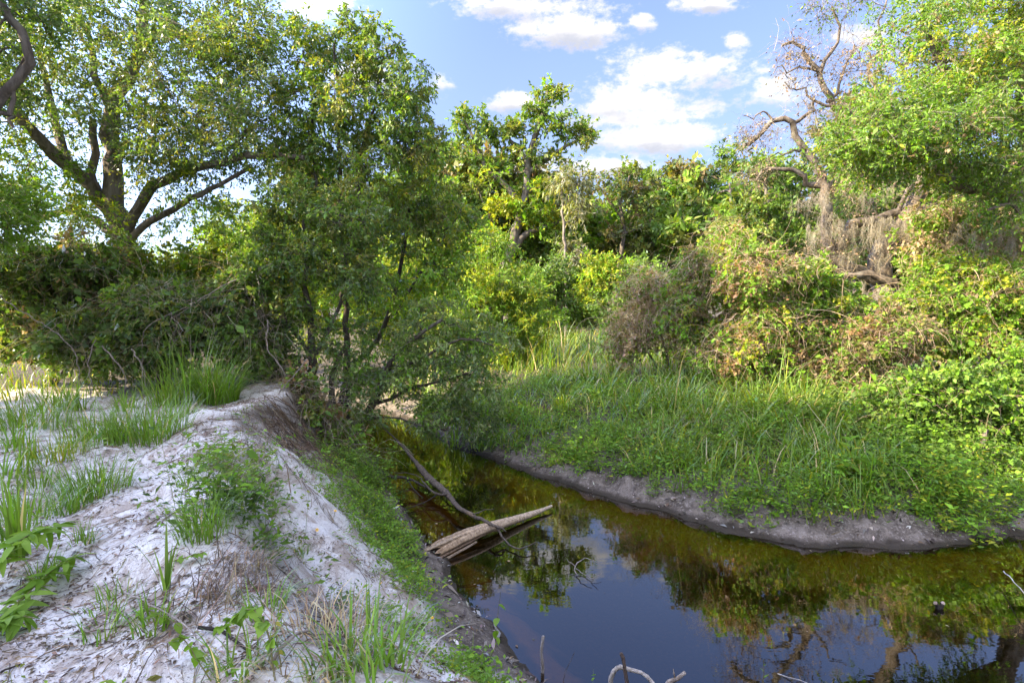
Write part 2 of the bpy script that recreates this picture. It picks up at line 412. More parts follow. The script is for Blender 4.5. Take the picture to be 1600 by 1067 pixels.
bed_w = sstep(np.minimum(-dl_, -dr_), -.04, .10)
bm = MB()
ny, nx = GX.shape
ii, jj = np.meshgrid(np.arange(ny - 1), np.arange(nx - 1), indexing='ij'); k0 = ii * nx + jj
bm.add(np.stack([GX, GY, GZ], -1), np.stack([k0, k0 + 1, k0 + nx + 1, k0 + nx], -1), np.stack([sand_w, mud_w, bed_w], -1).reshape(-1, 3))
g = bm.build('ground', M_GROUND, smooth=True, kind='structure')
wm = MB()
wx = np.linspace(-62, 62, 40); wy = np.linspace(-2, 36, 16); WX, WY = np.meshgrid(wx, wy)
ii, jj = np.meshgrid(np.arange(15), np.arange(39), indexing='ij'); k0 = ii * 40 + jj
wm.add(np.stack([WX, WY, np.zeros_like(WX)], -1), np.stack([k0, k0 + 1, k0 + 41, k0 + 40], -1), np.array([0., 0, 0]))
wm.build('water', M_WATER, kind='structure')

# ------------------------------------------------------------------ plants: growing and leafing
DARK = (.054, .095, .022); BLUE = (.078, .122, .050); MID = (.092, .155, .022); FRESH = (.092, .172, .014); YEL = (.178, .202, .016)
OLIVE = (.112, .125, .028); BROWN = (.145, .108, .066); RUST = (.165, .105, .058); TAN = (.27, .205, .14); GREY = (.21, .185, .155); STRAW = (.36, .29, .17)

def smooth_path(pts, step=.3, wig=.03):
    """Catmull-Rom through the control points, resampled, with a little wander"""
    P = np.asarray(pts, float); P = np.vstack([2 * P[0] - P[1], P, 2 * P[-1] - P[-2]]); out = []
    for i in range(1, len(P) - 2):
        n = max(2, int(np.linalg.norm(P[i + 1] - P[i]) / step)); t = np.linspace(0, 1, n, endpoint=False)[:, None]
        out.append(.5 * (2 * P[i] + (P[i + 1] - P[i - 1]) * t + (2 * P[i - 1] - 5 * P[i] + 4 * P[i + 1] - P[i + 2]) * t ** 2 + (3 * P[i] - P[i - 1] - 3 * P[i + 1] + P[i + 2]) * t ** 3))
    out = np.vstack(out + [P[-2][None]])
    if wig and len(out) > 3: out[1:-1] += rng.normal(0, wig, (len(out) - 2, 3)) * .5
    return out

def pick_cols(n, pal, clump=None, jit=.22):
    """colours drawn from a palette [(colour, weight)]; leaves of one clump lean to the same tone"""
    cols = np.array([c for c, _ in pal]); w = np.array([x for _, x in pal], float); w /= w.sum()
    k = rng.choice(len(pal), n, p=w)
    if clump is not None:
        kc = rng.choice(len(pal), clump.max() + 1, p=w)
        k = np.where(rng.random(n) < .62, kc[clump], k)
        b = np.exp(rng.normal(0, .16, clump.max() + 1))[clump]
    else: b = 1.0
    return cols[k] * (np.exp(rng.normal(0, jit, n)) * b)[:, None] * np.exp(rng.normal(0, .06, (n, 3)))

def foliage(mb, C, cr, pal, twigs=8, per=11, L=.08, W=.035, droop=.35, outd=None, flat=.75, twig_col=GREY, twig_w=.006, jit=.15, up=.5, lsd=.30):
    """leafy sprays round the points C: short twigs, leaves along each of them"""
    K = len(C)
    if not K: return
    cr = np.broadcast_to(cr, K)
    D = rng.normal(0, 1, (K, twigs, 3)); D[..., 2] *= flat
    if outd is not None: D += outd[:, None] * 1.1
    D = norm(D); ln = cr[:, None] * rng.uniform(.45, 1.15, (K, twigs))
    t = rng.uniform(.12, 1.0, (K, twigs, per)) ** .8
    base = C[:, None] + rng.normal(0, .16, (K, twigs, 3)) * cr[:, None, None]
    sag = -droop * .5 * cr[:, None, None] * t ** 2
    P = base[:, :, None] + D[:, :, None] * (ln[..., None] * t)[..., None]; P[..., 2] += sag
    P += rng.normal(0, .035, P.shape) * cr[:, None, None, None]
    n = K * twigs * per
    cl = np.repeat(np.arange(K), twigs * per)
    d = (D[:, :, None] * .55 + rng.normal(0, .62, (K, twigs, per, 3))); d[..., 2] -= droop
    nr = rng.normal(0, .55, (n, 3)); nr[:, 2] += up
    sc = np.exp(rng.normal(0, lsd, n))
    mb.leaves(P.reshape(-1, 3), d.reshape(-1, 3), nr, L * sc, W * sc, pick_cols(n, pal, cl, jit))
    if twig_w:
        tt = np.array([0, .5, 1.0]); R = base[:, :, None] + D[:, :, None] * (ln[..., None] * tt)[..., None]
        R[..., 2] += -droop * .5 * cr[:, None, None] * tt ** 2
        R = R.reshape(-1, 3, 3); mb.ribbons(R, np.full(len(R), twig_w), np.array(twig_col) * np.exp(rng.normal(0, .2, (len(R), 1))))

def lobe(px, py, rx, ry, Y, n, rd=None, pal=None):
    """an ellipsoid of crown: photo centre and half sizes at the distance Y, n sprays"""
    c = at(px, py, Y); k = Y / FPX
    return dict(c=c, r=np.array([rx * k, (rd if rd else .5 * (rx + ry) * k), ry * k]), n=n, pal=pal)
def in_lobe(l, shell=.45):
    d = norm(rng.normal(0, 1, (l['n'], 3))); r = rng.random(l['n']) ** shell
    P = l['c'] + d * r[:, None] * l['r'] * (1 + .16 * rng.normal(0, 1, (l['n'], 1)))
    return P, d

def skeleton(paths, targets, tip=.006, power=.46, bendy=.14):
    """branches from the given stems to every target; radii from how many tips a branch carries"""
    pos, par, tan, fixed = [], [], [], []
    chains = []
    for pts, r0, r1 in paths:
        n = len(pts); b = len(pos)
        t = norm(np.gradient(pts, axis=0))
        for i in range(n):
            pos.append(pts[i]); par.append(b + i - 1 if i else -1); tan.append(t[i]); fixed.append(r0 + (r1 - r0) * (i / (n - 1)) ** .8)
    base_n = len(pos)
    cap = base_n + len(targets) * 14
    A = np.zeros((cap, 3)); A[:base_n] = pos; m = base_n
    d0 = np.array([np.min(((A[:m] - t) ** 2).sum(1)) for t in targets]) if len(targets) else np.array([])
    for k in np.argsort(d0):
        a = targets[k]; dv = A[:m] - a; dist = np.sqrt((dv ** 2).sum(1)); cost = dist * (1 + .35 * np.clip(dv[:, 2] / (dist + .1), 0, 1))
        j = int(np.argmin(cost)); D = dist[j]
        if D < .12: continue
        n = int(np.clip(D / .28, 2, 7)); p0 = A[j]; tj = np.asarray(tan[j])
        c = p0 + (a - p0) * .45 + tj * D * .22 + np.array([0, 0, .10 * D]) + rng.normal(0, bendy, 3) * D * .6
        t = np.linspace(0, 1, n + 1)[1:, None]
        pts = (1 - t) ** 2 * p0 + 2 * t * (1 - t) * c + t * t * a
        if n > 2: pts[:-1] += rng.normal(0, .035 * min(D, 1.2), (n - 1, 3))
        if m + n >= cap: break
        A[m:m + n] = pts; tg = norm(np.diff(np.vstack([p0, pts]), axis=0))
        chains.append((j, m, n)); prev = j
        for i in range(n): par.append(prev); prev = m + i; tan.append(tg[i]); fixed.append(0)
        m += n
    cnt = np.zeros(m); isleaf = np.ones(m, bool)
    for i in range(m):
        if par[i] >= 0: isleaf[par[i]] = False
    cnt[isleaf] = 1
    for i in range(m - 1, -1, -1):
        if par[i] >= 0: cnt[par[i]] += cnt[i]
    rad = np.maximum(tip * cnt ** power, np.array(fixed[:m]))
    return A[:m], rad, chains

def woody(root, base, stems, limbs, targets, col, tip=.006, power=.46, rough=.05, bark=None):
    """trunk, limb parts and the fine branchwork of a tree; stems and limbs are (points, r0, r1)"""
    bark = bark or M_BARK
    paths = stems + limbs
    A, rad, chains = skeleton(paths, targets, tip, power)
    b = 0
    for q, (pts, r0, r1) in enumerate(paths):
        n = len(pts); mb = MB(); r = rad[b:b + n].copy(); b += n
        r = np.minimum(r, np.linspace(r0, r1, n) * 1.35)
        if q < len(stems): r[:2] *= np.array([1.35, 1.12])[:len(r[:2])]
        mb.tube(pts, r, 10 if r0 > .1 else 6, np.array(col) * math.exp(rng.normal(0, .08)), rough, cap=True)
        mb.build('trunk' if q < len(stems) else 'limb', bark, root, base, smooth=True)
    mb = MB()
    for j, m0, n in chains:
        pts = np.vstack([A[j], A[m0:m0 + n]]); r = np.concatenate([[min(rad[j] * .8, rad[m0] * 1.15)], rad[m0:m0 + n]])
        mb.tube(pts, r, 6 if r[0] > .04 else (4 if r[0] > .015 else 3), np.array(col) * math.exp(rng.normal(0, .12)))
    if mb.n: mb.build('branchwork', bark, root, base, smooth=True, kind='stuff')

def plant(name, label, cat, base, stems, limbs, lobes, pal, leaf, wood=GREY, group=None, mat=None, tip=.006, crown='crown', vines=None, shell=.45, bark=None, wig=.05, step=.3):
    """a tree or shrub: an empty at its foot > trunk, limb, branchwork, crown"""
    base = np.asarray(base, float)
    root = thing(name, label, cat, base, group)
    st = [(smooth_path(p, step, wig), a, b) for p, a, b in stems]; li = [(smooth_path(p, step, wig), a, b) for p, a, b in limbs]
    mb = MB(); T = []
    for l in lobes:
        P, d = in_lobe(l, shell)
        zg = ground_z(P[:, 0], P[:, 1]); ok = P[:, 2] > np.maximum(zg, 0) + .12; P, d = P[ok], d[ok]
        T.append(P); foliage(mb, P, outd=d * .6, pal=l['pal'] or pal, **leaf)
    T = np.concatenate(T) if T else np.zeros((0, 3))
    if vines: draped(mb, lobes, **vines)
    woody(root, base, st, li, T, wood, tip, bark=bark)
    if mb.n: mb.build(crown, mat or M_LEAF, root, base, kind='stuff')
    return root

def draped(mb, lobes, n=200, length=(.4, 1.2), col=TAN, w=.009, hang=.8):
    """dead vine strands lying over and hanging from a shrub's surface"""
    tot = sum(l['n'] for l in lobes)
    for l in lobes:
        k = int(n * 1.3 * l['n'] / tot)
        if not k: continue
        d = norm(rng.normal(0, 1, (k, 3))); d[:, 2] = np.abs(d[:, 2]) * .9; d[:, 1] -= .35; d = norm(d)
        P0 = l['c'] + d * l['r'] * rng.uniform(.85, 1.12, (k, 1))
        m = 7; L = rng.uniform(*length, k)
        v = norm(rng.normal(0, 1, (k, 3)) + np.array([0, 0, .35]))
        pts = [P0]
        for i in range(m - 1):
            v = norm(v + rng.normal(0, .38, (k, 3)) + np.array([0, 0, -hang * .42])); pts.append(pts[-1] + v * (L / (m - 1))[:, None])
        mb.ribbons(np.stack(pts, 1), np.full(k, w) * np.exp(rng.normal(0, .3, k)), np.array(col) * np.exp(rng.normal(0, .28, (k, 1))))

def px_path(Y, *pp):
    """points (photo x, photo y[, distance]) -> world"""
    return [at(p[0], p[1], p[2] if len(p) > 2 else Y) for p in pp]
def stem_from(base, *pts): return [np.asarray(base, float) - np.array([0, 0, .15])] + list(pts)

OAK = dict(cr=.48, twigs=8, per=14, L=.068, W=.030, droop=.25)
rng = np.random.default_rng(101)
# ---- the big live oak on the left
Y = 13.0; b = gp(205, 560, Y)
plant('live_oak', 'big live oak with thick forking limbs rising behind the bramble on the sandy bank', 'tree', b,
      [(stem_from(b, *px_path(Y, (200, 480), (197, 400), (186, 345), (178, 300), (176, 236), (172, 169), (200, 122), (219, 84), (223, 34), (232, -60))), .33, .08)],
      [(px_path(Y, (186, 350), (158, 310), (118, 268, 12.6), (62, 218, 12), (20, 168, 11.5), (-80, 90, 11)), .20, .07),
       (px_path(Y, (172, 320), (150, 300), (148, 240), (145, 186)), .11, .07),
       (px_path(Y, (196, 365), (240, 292, 12.7), (300, 262, 12.4), (370, 248, 12), (430, 240, 11.8), (475, 247, 11.6)), .14, .05),
       (px_path(Y, (200, 385), (238, 345, 12.8), (300, 312, 12.4), (345, 290, 12), (392, 262, 11.8)), .10, .04),
       (px_path(Y, (216, 52), (300, 56), (350, 75), (388, 97)), .09, .03),
       (px_path(Y, (105, 255, 12.6), (88, 190), (72, 130), (58, 70)), .11, .05),
       (px_path(Y, (172, 169), (150, 120), (140, 60), (120, 0)), .10, .04),
       (px_path(Y, (190, 375), (150, 345, 13.4), (100, 332, 13.8), (40, 345, 14)), .12, .05)],
      [lobe(60, 50, 110, 70, 12, 95, 2.2), lobe(180, 30, 110, 60, 12.5, 85, 2.2), lobe(330, 50, 85, 50, 12.5, 50, 1.6), lobe(410, 45, 50, 40, 12.3, 34, 1.2),
       lobe(300, 165, 95, 75, 12, 110, 1.8), lobe(400, 185, 65, 62, 11.8, 65, 1.4), lobe(85, 180, 90, 70, 12.5, 60, 2.0), lobe(225, 200, 75, 45, 12.4, 40, 1.6),
       lobe(370, 100, 60, 45, 12, 45, 1.2), lobe(120, 330, 60, 30, 12.2, 26, 1.0, [(FRESH, 2), (YEL, 1), (MID, 2)]), lobe(180, 400, 40, 40, 11.8, 16, .5, [(FRESH, 2), (MID, 2)]), lobe(260, 260, 60, 30, 12.2, 26, 1.0), lobe(330, 250, 50, 20, 12, 20, .8), lobe(40, 285, 80, 55, 12.2, 70, 1.5, [(FRESH, 2), (MID, 2), (YEL, 1)]), lobe(300, 330, 80, 45, 12.8, 34, 1.3, [(FRESH, 2), (YEL, 2), (MID, 2)]),
       lobe(-90, 120, 110, 150, 11.5, 80, 2.2), lobe(170, -90, 230, 60, 12.5, 90, 2.4)],
      [(DARK, 4), (BLUE, 4), (MID, 2), (OLIVE, 2), (YEL, .3)], OAK, wood=(.19, .165, .14))

# ---- oak whose trunk stands just outside the left edge, a bent limb and a pale dead branch reach in
Y = 8.6; b = np.array([-9.3, 8.8, gz(-9.3, 8.8)])
plant('leaning_oak', 'oak at the left edge with a bent dark limb and pale dead branch', 'tree', b,
      [(stem_from(b, *px_path(Y, (-135, 420), (-110, 300), (-60, 215), (8, 150), (44, 92), (32, 48), (0, 8), (-30, -60))), .13, .05)],
      [(px_path(Y, (14, 180), (20, 130), (32, 96), (46, 88)), .035, .018), (px_path(Y, (-60, 215), (-10, 175), (14, 180), (22, 200)), .05, .02)],
      [lobe(20, 20, 60, 50, 8.8, 38, 1.0), lobe(-60, 100, 80, 90, 9, 60, 1.2), lobe(0, 330, 42, 55, 8.8, 36, .7, [(FRESH, 3), (MID, 2)]), lobe(-80, 300, 70, 110, 9, 50, 1.0), lobe(-20, -80, 120, 60, 9, 45, 1.4)],
      [(DARK, 3), (BLUE, 3), (MID, 2)], OAK, wood=(.15, .13, .11))

rng = np.random.default_rng(102)
# ---- slender laurels on the left bank
LAU = dict(cr=.33, twigs=7, per=11, L=.085, W=.033, droop=.65, up=.4)
Y = 12.0; b = gp(543, 640, Y)
plant('slender_laurel', 'tall slender laurel with drooping leaves standing highest over the left bank', 'tree', b,
      [(stem_from(b, *px_path(Y, (541, 560), (538, 480), (536, 390), (534, 300), (531, 200), (522, 70))), .10, .025)],
      [(px_path(Y, (537, 420), (558, 330), (566, 240), (590, 150), (600, 90)), .055, .018), (px_path(Y, (536, 400), (505, 330), (490, 240), (488, 130)), .05, .018)],
      [lobe(490, 55, 36, 40, 12, 30, .8), lobe(545, 75, 45, 45, 12, 40, .9), lobe(597, 85, 30, 40, 12, 28, .8), lobe(640, 140, 36, 48, 12, 36, .9), lobe(570, 165, 75, 55, 12, 70, 1.2),
       lobe(490, 165, 60, 62, 12, 60, 1.1), lobe(645, 215, 45, 42, 12, 36, .9), lobe(560, 250, 85, 50, 12, 70, 1.2), lobe(678, 232, 22, 34, 12, 14, .5), lobe(455, 260, 50, 60, 12, 40, .9)],
      [(DARK, 1), (OLIVE, 2), (MID, 4), (BLUE, 1), (FRESH, 1.5), (YEL, .6)], LAU, wood=(.10, .085, .07))
Y = 12.8; b = gp(522, 620, Y)
plant('slender_laurel', 'slender laurel with a crooked dark stem right of the tallest one', 'tree', b,
      [(stem_from(b, *px_path(Y, (540, 590), (590, 530), (622, 440), (632, 380), (643, 300), (652, 225))), .085, .025)],
      [(px_path(Y, (616, 500), (655, 430), (690, 380), (715, 340)), .04, .014)],
      [lobe(650, 300, 60, 45, 12.8, 60, 1.0), lobe(615, 355, 70, 45, 12.8, 50, 1.0), lobe(705, 345, 38, 42, 12.8, 34, .8), lobe(690, 415, 55, 40, 12.8, 45, .9, [(FRESH, 2), (MID, 2), (YEL, 1)]), lobe(620, 460, 60, 45, 13.2, 40, .9, [(FRESH, 2), (MID, 2), (YEL, 1)])],
      [(MID, 3), (OLIVE, 2), (DARK, 1), (YEL, 1)], LAU, wood=(.10, .085, .07))
Y = 10.6; b = gp(478, 640, Y)
plant('round_laurel', 'dense dark rounded laurel bush at the end of the sand mound', 'shrub', b,
      [(stem_from(b, *px_path(Y, (486, 600), (490, 540), (480, 450), (475, 360), (470, 290))), .11, .02)],
      [(px_path(Y, (489, 560), (530, 480), (545, 400), (550, 330)), .05, .015), (px_path(Y, (488, 560), (440, 480), (425, 420)), .045, .015)],
      [lobe(465, 320, 62, 40, Y, 52, .8), lobe(545, 335, 52, 52, Y, 52, .8), lobe(500, 405, 76, 40, Y, 60, .9), lobe(425, 395, 40, 40, Y, 30, .7), lobe(565, 430, 44, 40, Y, 32, .7), lobe(450, 490, 50, 34, Y, 24, .7), lobe(535, 525, 44, 30, Y, 18, .6)],
      [(DARK, 2), (BLUE, 2), (MID, 3), (OLIVE, 1.5)], dict(cr=.28, twigs=8, per=10, L=.072, W=.033, droop=.3), wood=(.10, .085, .07))
# ---- willow-like shrub leaning out over the creek
Y = 11.2; b = gp(540, 690, 10.8)
WIL = dict(cr=.30, twigs=8, per=11, L=.070, W=.027, droop=.45, up=.6)
plant('leaning_willow', 'blue green willow shrub leaning from the left bank out over the creek', 'shrub', b,
      [(stem_from(b, *px_path(11, (556, 665), (585, 625), (610, 570), (640, 530), (690, 500))), .11, .03), (stem_from(b, *px_path(10.8, (522, 640), (517, 590), (540, 540))), .10, .04)],
      [(px_path(11, (580, 632), (640, 610), (700, 590), (760, 590)), .045, .012), (px_path(10.8, (560, 660), (600, 650), (650, 660), (700, 672)), .03, .01), (px_path(11, (610, 575), (660, 560), (720, 530), (770, 540)), .04, .012)],
      [lobe(650, 560, 70, 30, Y, 40, .8), lobe(735, 590, 58, 40, Y, 48, .7), lobe(600, 600, 50, 26, 10.8, 24, .6), lobe(690, 640, 58, 30, Y, 34, .6), lobe(560, 575, 40, 34, 11, 22, .6), lobe(750, 535, 46, 30, 11.6, 28, .6), lobe(680, 505, 70, 36, 11.6, 50, .8), lobe(755, 650, 40, 34, 11.6, 26, .6), lobe(550, 650, 40, 22, 10.6, 14, .5)],
      [(BLUE, 2), (MID, 2), ((.15, .19, .075), 4), (FRESH, 2)], WIL, wood=(.11, .09, .07))

rng = np.random.default_rng(103)
# ---- light shrubs behind the laurels, backlit glow put into the yellow leaf colours
WISP = dict(cr=.50, twigs=9, per=13, L=.115, W=.032, droop=.25, up=.5)
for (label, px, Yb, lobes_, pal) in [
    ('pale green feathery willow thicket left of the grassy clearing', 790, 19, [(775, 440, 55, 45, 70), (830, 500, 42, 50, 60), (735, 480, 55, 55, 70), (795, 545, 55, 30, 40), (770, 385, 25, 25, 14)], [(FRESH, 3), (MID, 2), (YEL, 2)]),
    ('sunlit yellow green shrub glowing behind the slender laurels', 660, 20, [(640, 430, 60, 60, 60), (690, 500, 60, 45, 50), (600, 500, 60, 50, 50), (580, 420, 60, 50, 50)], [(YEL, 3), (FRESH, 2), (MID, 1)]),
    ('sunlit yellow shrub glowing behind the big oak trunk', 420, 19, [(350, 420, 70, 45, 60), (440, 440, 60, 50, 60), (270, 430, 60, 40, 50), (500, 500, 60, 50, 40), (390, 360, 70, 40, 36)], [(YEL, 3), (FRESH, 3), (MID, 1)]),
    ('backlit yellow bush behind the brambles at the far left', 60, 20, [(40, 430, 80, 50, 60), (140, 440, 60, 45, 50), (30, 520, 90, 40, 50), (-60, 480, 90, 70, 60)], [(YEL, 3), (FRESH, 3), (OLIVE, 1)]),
    ]:
    b = gp(px, 520, Yb)
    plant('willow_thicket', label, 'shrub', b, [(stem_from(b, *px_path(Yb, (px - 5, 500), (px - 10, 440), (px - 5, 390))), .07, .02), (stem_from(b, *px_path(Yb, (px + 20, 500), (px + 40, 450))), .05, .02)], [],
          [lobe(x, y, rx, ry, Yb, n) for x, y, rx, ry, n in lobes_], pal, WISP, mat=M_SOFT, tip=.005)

rng = np.random.default_rng(104)
# ---- trees across the clearing
FAR = dict(cr=.90, twigs=8, per=13, L=.22, W=.11, droop=.15, twig_w=.018)
Y = 36.0; b = gp(793, 420, Y)
YG_LIT = [(YEL, 3), (FRESH, 3)]  # sunlit lower side of the crown put into yellower leaf colours
plant('water_oak', 'tall spreading yellow green oak standing alone against the sky beyond the clearing', 'tree', b,
      [(stem_from(b, *px_path(Y, (793, 405), (800, 388), (812, 340), (822, 300), (826, 250), (843, 190), (858, 138))), .50, .10)],
      [(px_path(Y, (798, 395), (821, 366), (850, 355), (880, 345)), .28, .10), (px_path(Y, (816, 320), (790, 290), (759, 261), (738, 212), (726, 190)), .22, .06),
       (px_path(Y, (824, 272), (870, 238), (920, 208)), .20, .05), (px_path(Y, (820, 305), (855, 280), (895, 258)), .16, .05), (px_path(Y, (826, 250), (800, 225), (790, 205)), .13, .05)],
      [lobe(860, 146, 14, 20, Y, 8), lobe(850, 180, 30, 18, Y, 13), lobe(800, 206, 30, 18, Y, 12), lobe(722, 192, 18, 16, Y, 8), lobe(757, 193, 22, 14, Y, 8), lobe(888, 212, 32, 14, Y, 11), lobe(920, 207, 9, 7, Y, 3),
       lobe(733, 232, 20, 16, Y, 8), lobe(830, 240, 46, 16, Y, 16), lobe(772, 268, 30, 16, Y, 10), lobe(850, 298, 46, 18, Y, 18, None, YG_LIT), lobe(785, 322, 36, 20, Y, 14, None, YG_LIT), lobe(852, 340, 42, 16, Y, 14, None, YG_LIT), lobe(885, 270, 26, 12, Y, 8), lobe(765, 368, 32, 18, Y, 11, None, YG_LIT), lobe(885, 375, 24, 16, Y, 8)],
      [(OLIVE, 2.5), (MID, 4), (YEL, 1), (DARK, 2), (FRESH, 1)], FAR, wood=(.16, .14, .12), mat=M_SOFT, tip=.02)
Y = 33.0; b = gp(886, 440, Y)
plant('pine_snag', 'thin pale bare pine trunk rising between the yellow oak and the grey oak', 'tree', b,
      [(stem_from(b, *px_path(Y, (884, 420), (880, 340), (878, 262))), .12, .06)], [(px_path(Y, (879, 330), (895, 300), (906, 278)), .05, .02), (px_path(Y, (880, 350), (905, 335), (915, 325)), .05, .02)],
      [lobe(898, 290, 20, 26, Y, 16), lobe(905, 325, 18, 22, Y, 13), lobe(872, 285, 14, 20, Y, 9), lobe(890, 390, 18, 24, Y, 10)], [((.12, .13, .08), 2), (OLIVE, 1)], dict(cr=.9, twigs=7, per=7, L=.28, W=.07, droop=.7, twig_w=.016), wood=(.25, .22, .19), mat=M_SOFT, tip=.015)
DULL = [((.07, .085, .04), 3), (OLIVE, 2), ((.11, .085, .045), 1.5), (DARK, 1)]
for (label, px, Y, stem, limbs, lobes_, pal) in [
    ('thin crowned grey green oak right of the pale bare trunk', 968, 40, [(968, 420), (975, 360), (970, 320), (984, 275)], [[(972, 340), (945, 305), (935, 290)], [(975, 365), (1010, 350), (1030, 340)]],
     [(962, 285, 38, 22, 13), (1002, 305, 28, 24, 9), (930, 318, 20, 16, 6), (1005, 355, 34, 24, 10), (950, 372, 34, 18, 8), (985, 400, 40, 16, 10)], DULL),
    ('dark green oak crown rising right of the grey oak', 1095, 43, [(1090, 430), (1092, 370), (1100, 320), (1120, 260)], [[(1095, 350), (1065, 320), (1050, 290)]],
     [(1060, 310, 34, 28, 18), (1110, 272, 30, 26, 18), (1140, 250, 28, 22, 14), (1090, 345, 46, 30, 34), (1150, 305, 42, 36, 34), (1120, 300, 46, 30, 26), (1030, 335, 30, 30, 18), (1060, 385, 50, 26, 20)], [(DARK, 3), (MID, 2), (OLIVE, 1)]),
    ('broad dark oak behind the bare vine hung tree', 1210, 32, [(1205, 440), (1205, 380), (1200, 330), (1195, 270)], [[(1204, 370), (1235, 330), (1250, 300)]],
     [(1195, 265, 34, 20, 16), (1235, 310, 36, 34, 24), (1185, 340, 46, 30, 22), (1250, 260, 26, 18, 8), (1220, 390, 70, 34, 30)], [(DARK, 2), (MID, 3), (OLIVE, 1)]),
    ('dark evergreen oak low between the pale trunk and the yellow oak', 910, 46, [(915, 430), (912, 390), (915, 350)], [],
     [(910, 380, 36, 24, 22), (935, 405, 40, 22, 20), (890, 405, 30, 20, 14)], [(DARK, 3), (OLIVE, 2)]),
    ('dark green oak behind the laurels left of the yellow oak', 715, 38, [(720, 440), (722, 390), (725, 330)], [],
     [(720, 300, 36, 26, 22), (680, 320, 40, 34, 26), (745, 330, 36, 34, 24), (700, 380, 60, 36, 34)], [(MID, 3), (DARK, 2), (OLIVE, 1)]),
    ('green oak deep behind the hanging moss on the right', 1330, 34, [(1330, 470), (1332, 400), (1335, 330)], [],
     [(1330, 340, 50, 44, 30), (1400, 330, 50, 50, 30), (1300, 400, 60, 40, 30), (1480, 350, 70, 50, 36), (1560, 300, 60, 60, 36)], [(MID, 3), (DARK, 2), (FRESH, 1)]),
    ]:
    b = gp(px, 430, Y)
    plant('water_oak', label, 'tree', b, [(stem_from(b, *px_path(Y, *stem)), .30, .08)], [(px_path(Y, *l), .12, .05) for l in limbs],
          [lobe(x, y, rx, ry, Y, n) for x, y, rx, ry, n in lobes_], pal, FAR, wood=(.17, .15, .13), mat=M_SOFT, tip=.02)
MIDD = dict(cr=.70, twigs=8, per=13, L=.14, W=.06, droop=.25, twig_w=.012)
for (label, px, Y, lobes_, pal) in [
    ('small bright lime green tree at the back of the clearing', 950, 26, [(940, 422, 30, 20, 26), (975, 440, 28, 22, 24), (920, 450, 22, 20, 14), (985, 420, 18, 14, 8)], [(YEL, 3), (FRESH, 3)]),
    ('dark green shrub filling the back of the clearing under the pale trunk', 870, 27, [(860, 430, 36, 24, 28), (880, 470, 50, 28, 36), (835, 450, 30, 30, 22), (910, 480, 36, 26, 26)], [(DARK, 3), (MID, 2)]),
    ('low dark shrub under the lime green tree', 975, 25, [(990, 480, 30, 26, 22), (955, 485, 26, 20, 16), (1010, 440, 26, 30, 18)], [(DARK, 3), (MID, 2)]),
    ('low green shrub at the foot of the yellow oak', 800, 25, [(810, 440, 30, 26, 22), (800, 480, 36, 26, 24)], [(MID, 3), (DARK, 1), (FRESH, 1)]),
    ]:
    b = gp(px, 490, Y)
    plant('thicket_shrub', label, 'shrub', b, [(stem_from(b, *px_path(Y, (px, 480), (px - 6, 450))), .09, .03), (stem_from(b, *px_path(Y, (px + 8, 470), (px + 18, 445))), .07, .03)], [],
          [lobe(x, y, rx, ry, Y, n) for x, y, rx, ry, n in lobes_], pal, MIDD, wood=(.12, .10, .08), mat=M_SOFT, tip=.008)

rng = np.random.default_rng(105)
# ---- far wood: copies of three kinds of tree, all round the clearing
protos = []
for k in range(3):
    b = np.array([0., 0, 0]); h = (11, 13, 9)[k]
    root_l = [dict(c=np.array([rng.normal(0, 2.2), rng.normal(0, 2.2), h * (.42 + .55 * q / 8)]), r=np.array([2.6, 2.6, 1.7]) * (1.15 - .5 * q / 8), n=26, pal=None) for q in range(8)]
    root_l.append(dict(c=np.array([0, 0, h * .25]), r=np.array([2.8, 2.8, 2.0]), n=26, pal=None))
    pal = [[(MID, 3), (DARK, 2), (OLIVE, 1)], DULL, [(FRESH, 2), (MID, 3), (OLIVE, 1)]][k]
    zz = ground_z; ground_z = lambda x, y: np.zeros_like(x)
    protos.append(plant('wood_tree', '', 'tree', b, [([b - [0, 0, .3], b + [.2, 0, h * .3], b + [-.2, .2, h * .6], b + [.1, 0, h * .95]], .28, .06)], [], root_l, pal, dict(cr=1.2, twigs=8, per=11, L=.36, W=.19, droop=.15, twig_w=.02), wood=(.16, .14, .12), mat=M_SOFT, tip=.022))
    ground_z = zz
kinds_ = ['green oak in the wood behind the clearing', 'dull olive oak in the wood behind the clearing', 'fresh green low tree in the wood behind the clearing']
used = [False] * 3
spots = []
for q in range(46):
    az = math.radians(-62 + 124 * q / 45 + rng.normal(0, 1)); R = rng.uniform(48, 72) if q % 2 else rng.uniform(40, 52)
    spots.append((R * math.sin(az), R * math.cos(az)))
# nearer wood at the left side, the trees that keep the sandy bank in shade
spots += [(-16.5, 3.4), (-15, -.8), (-21, 2), (-16, -5.5), (-11, -5)]
for q, (x, y) in enumerate(spots):
    k = q % 3; sc = rng.uniform(.8, 1.1) * (1.0 if q < 46 else 1.0) * (.42 if q < 46 and x < -.42 * y else (1.0 if q < 46 and -.1 * y < x < .5 * y else 1))
    loc = (x, y, gz(x, y) - .1)
    lab, gr = (kinds_[k], 'trees of the far wood') if q < 46 else (kinds_[k].replace('behind the clearing', 'left of the sandy bank'), 'trees left of the sandy bank')
    if not used[k]:
        used[k] = True; o = protos[k]; o.location = loc; o.rotation_euler = (0, 0, rng.uniform(0, 6)); o.scale = (sc,) * 3; o['label'] = lab; o['group'] = gr
    else: dup(protos[k], loc, rng.uniform(0, 6), sc, lab, gr)

rng = np.random.default_rng(106)
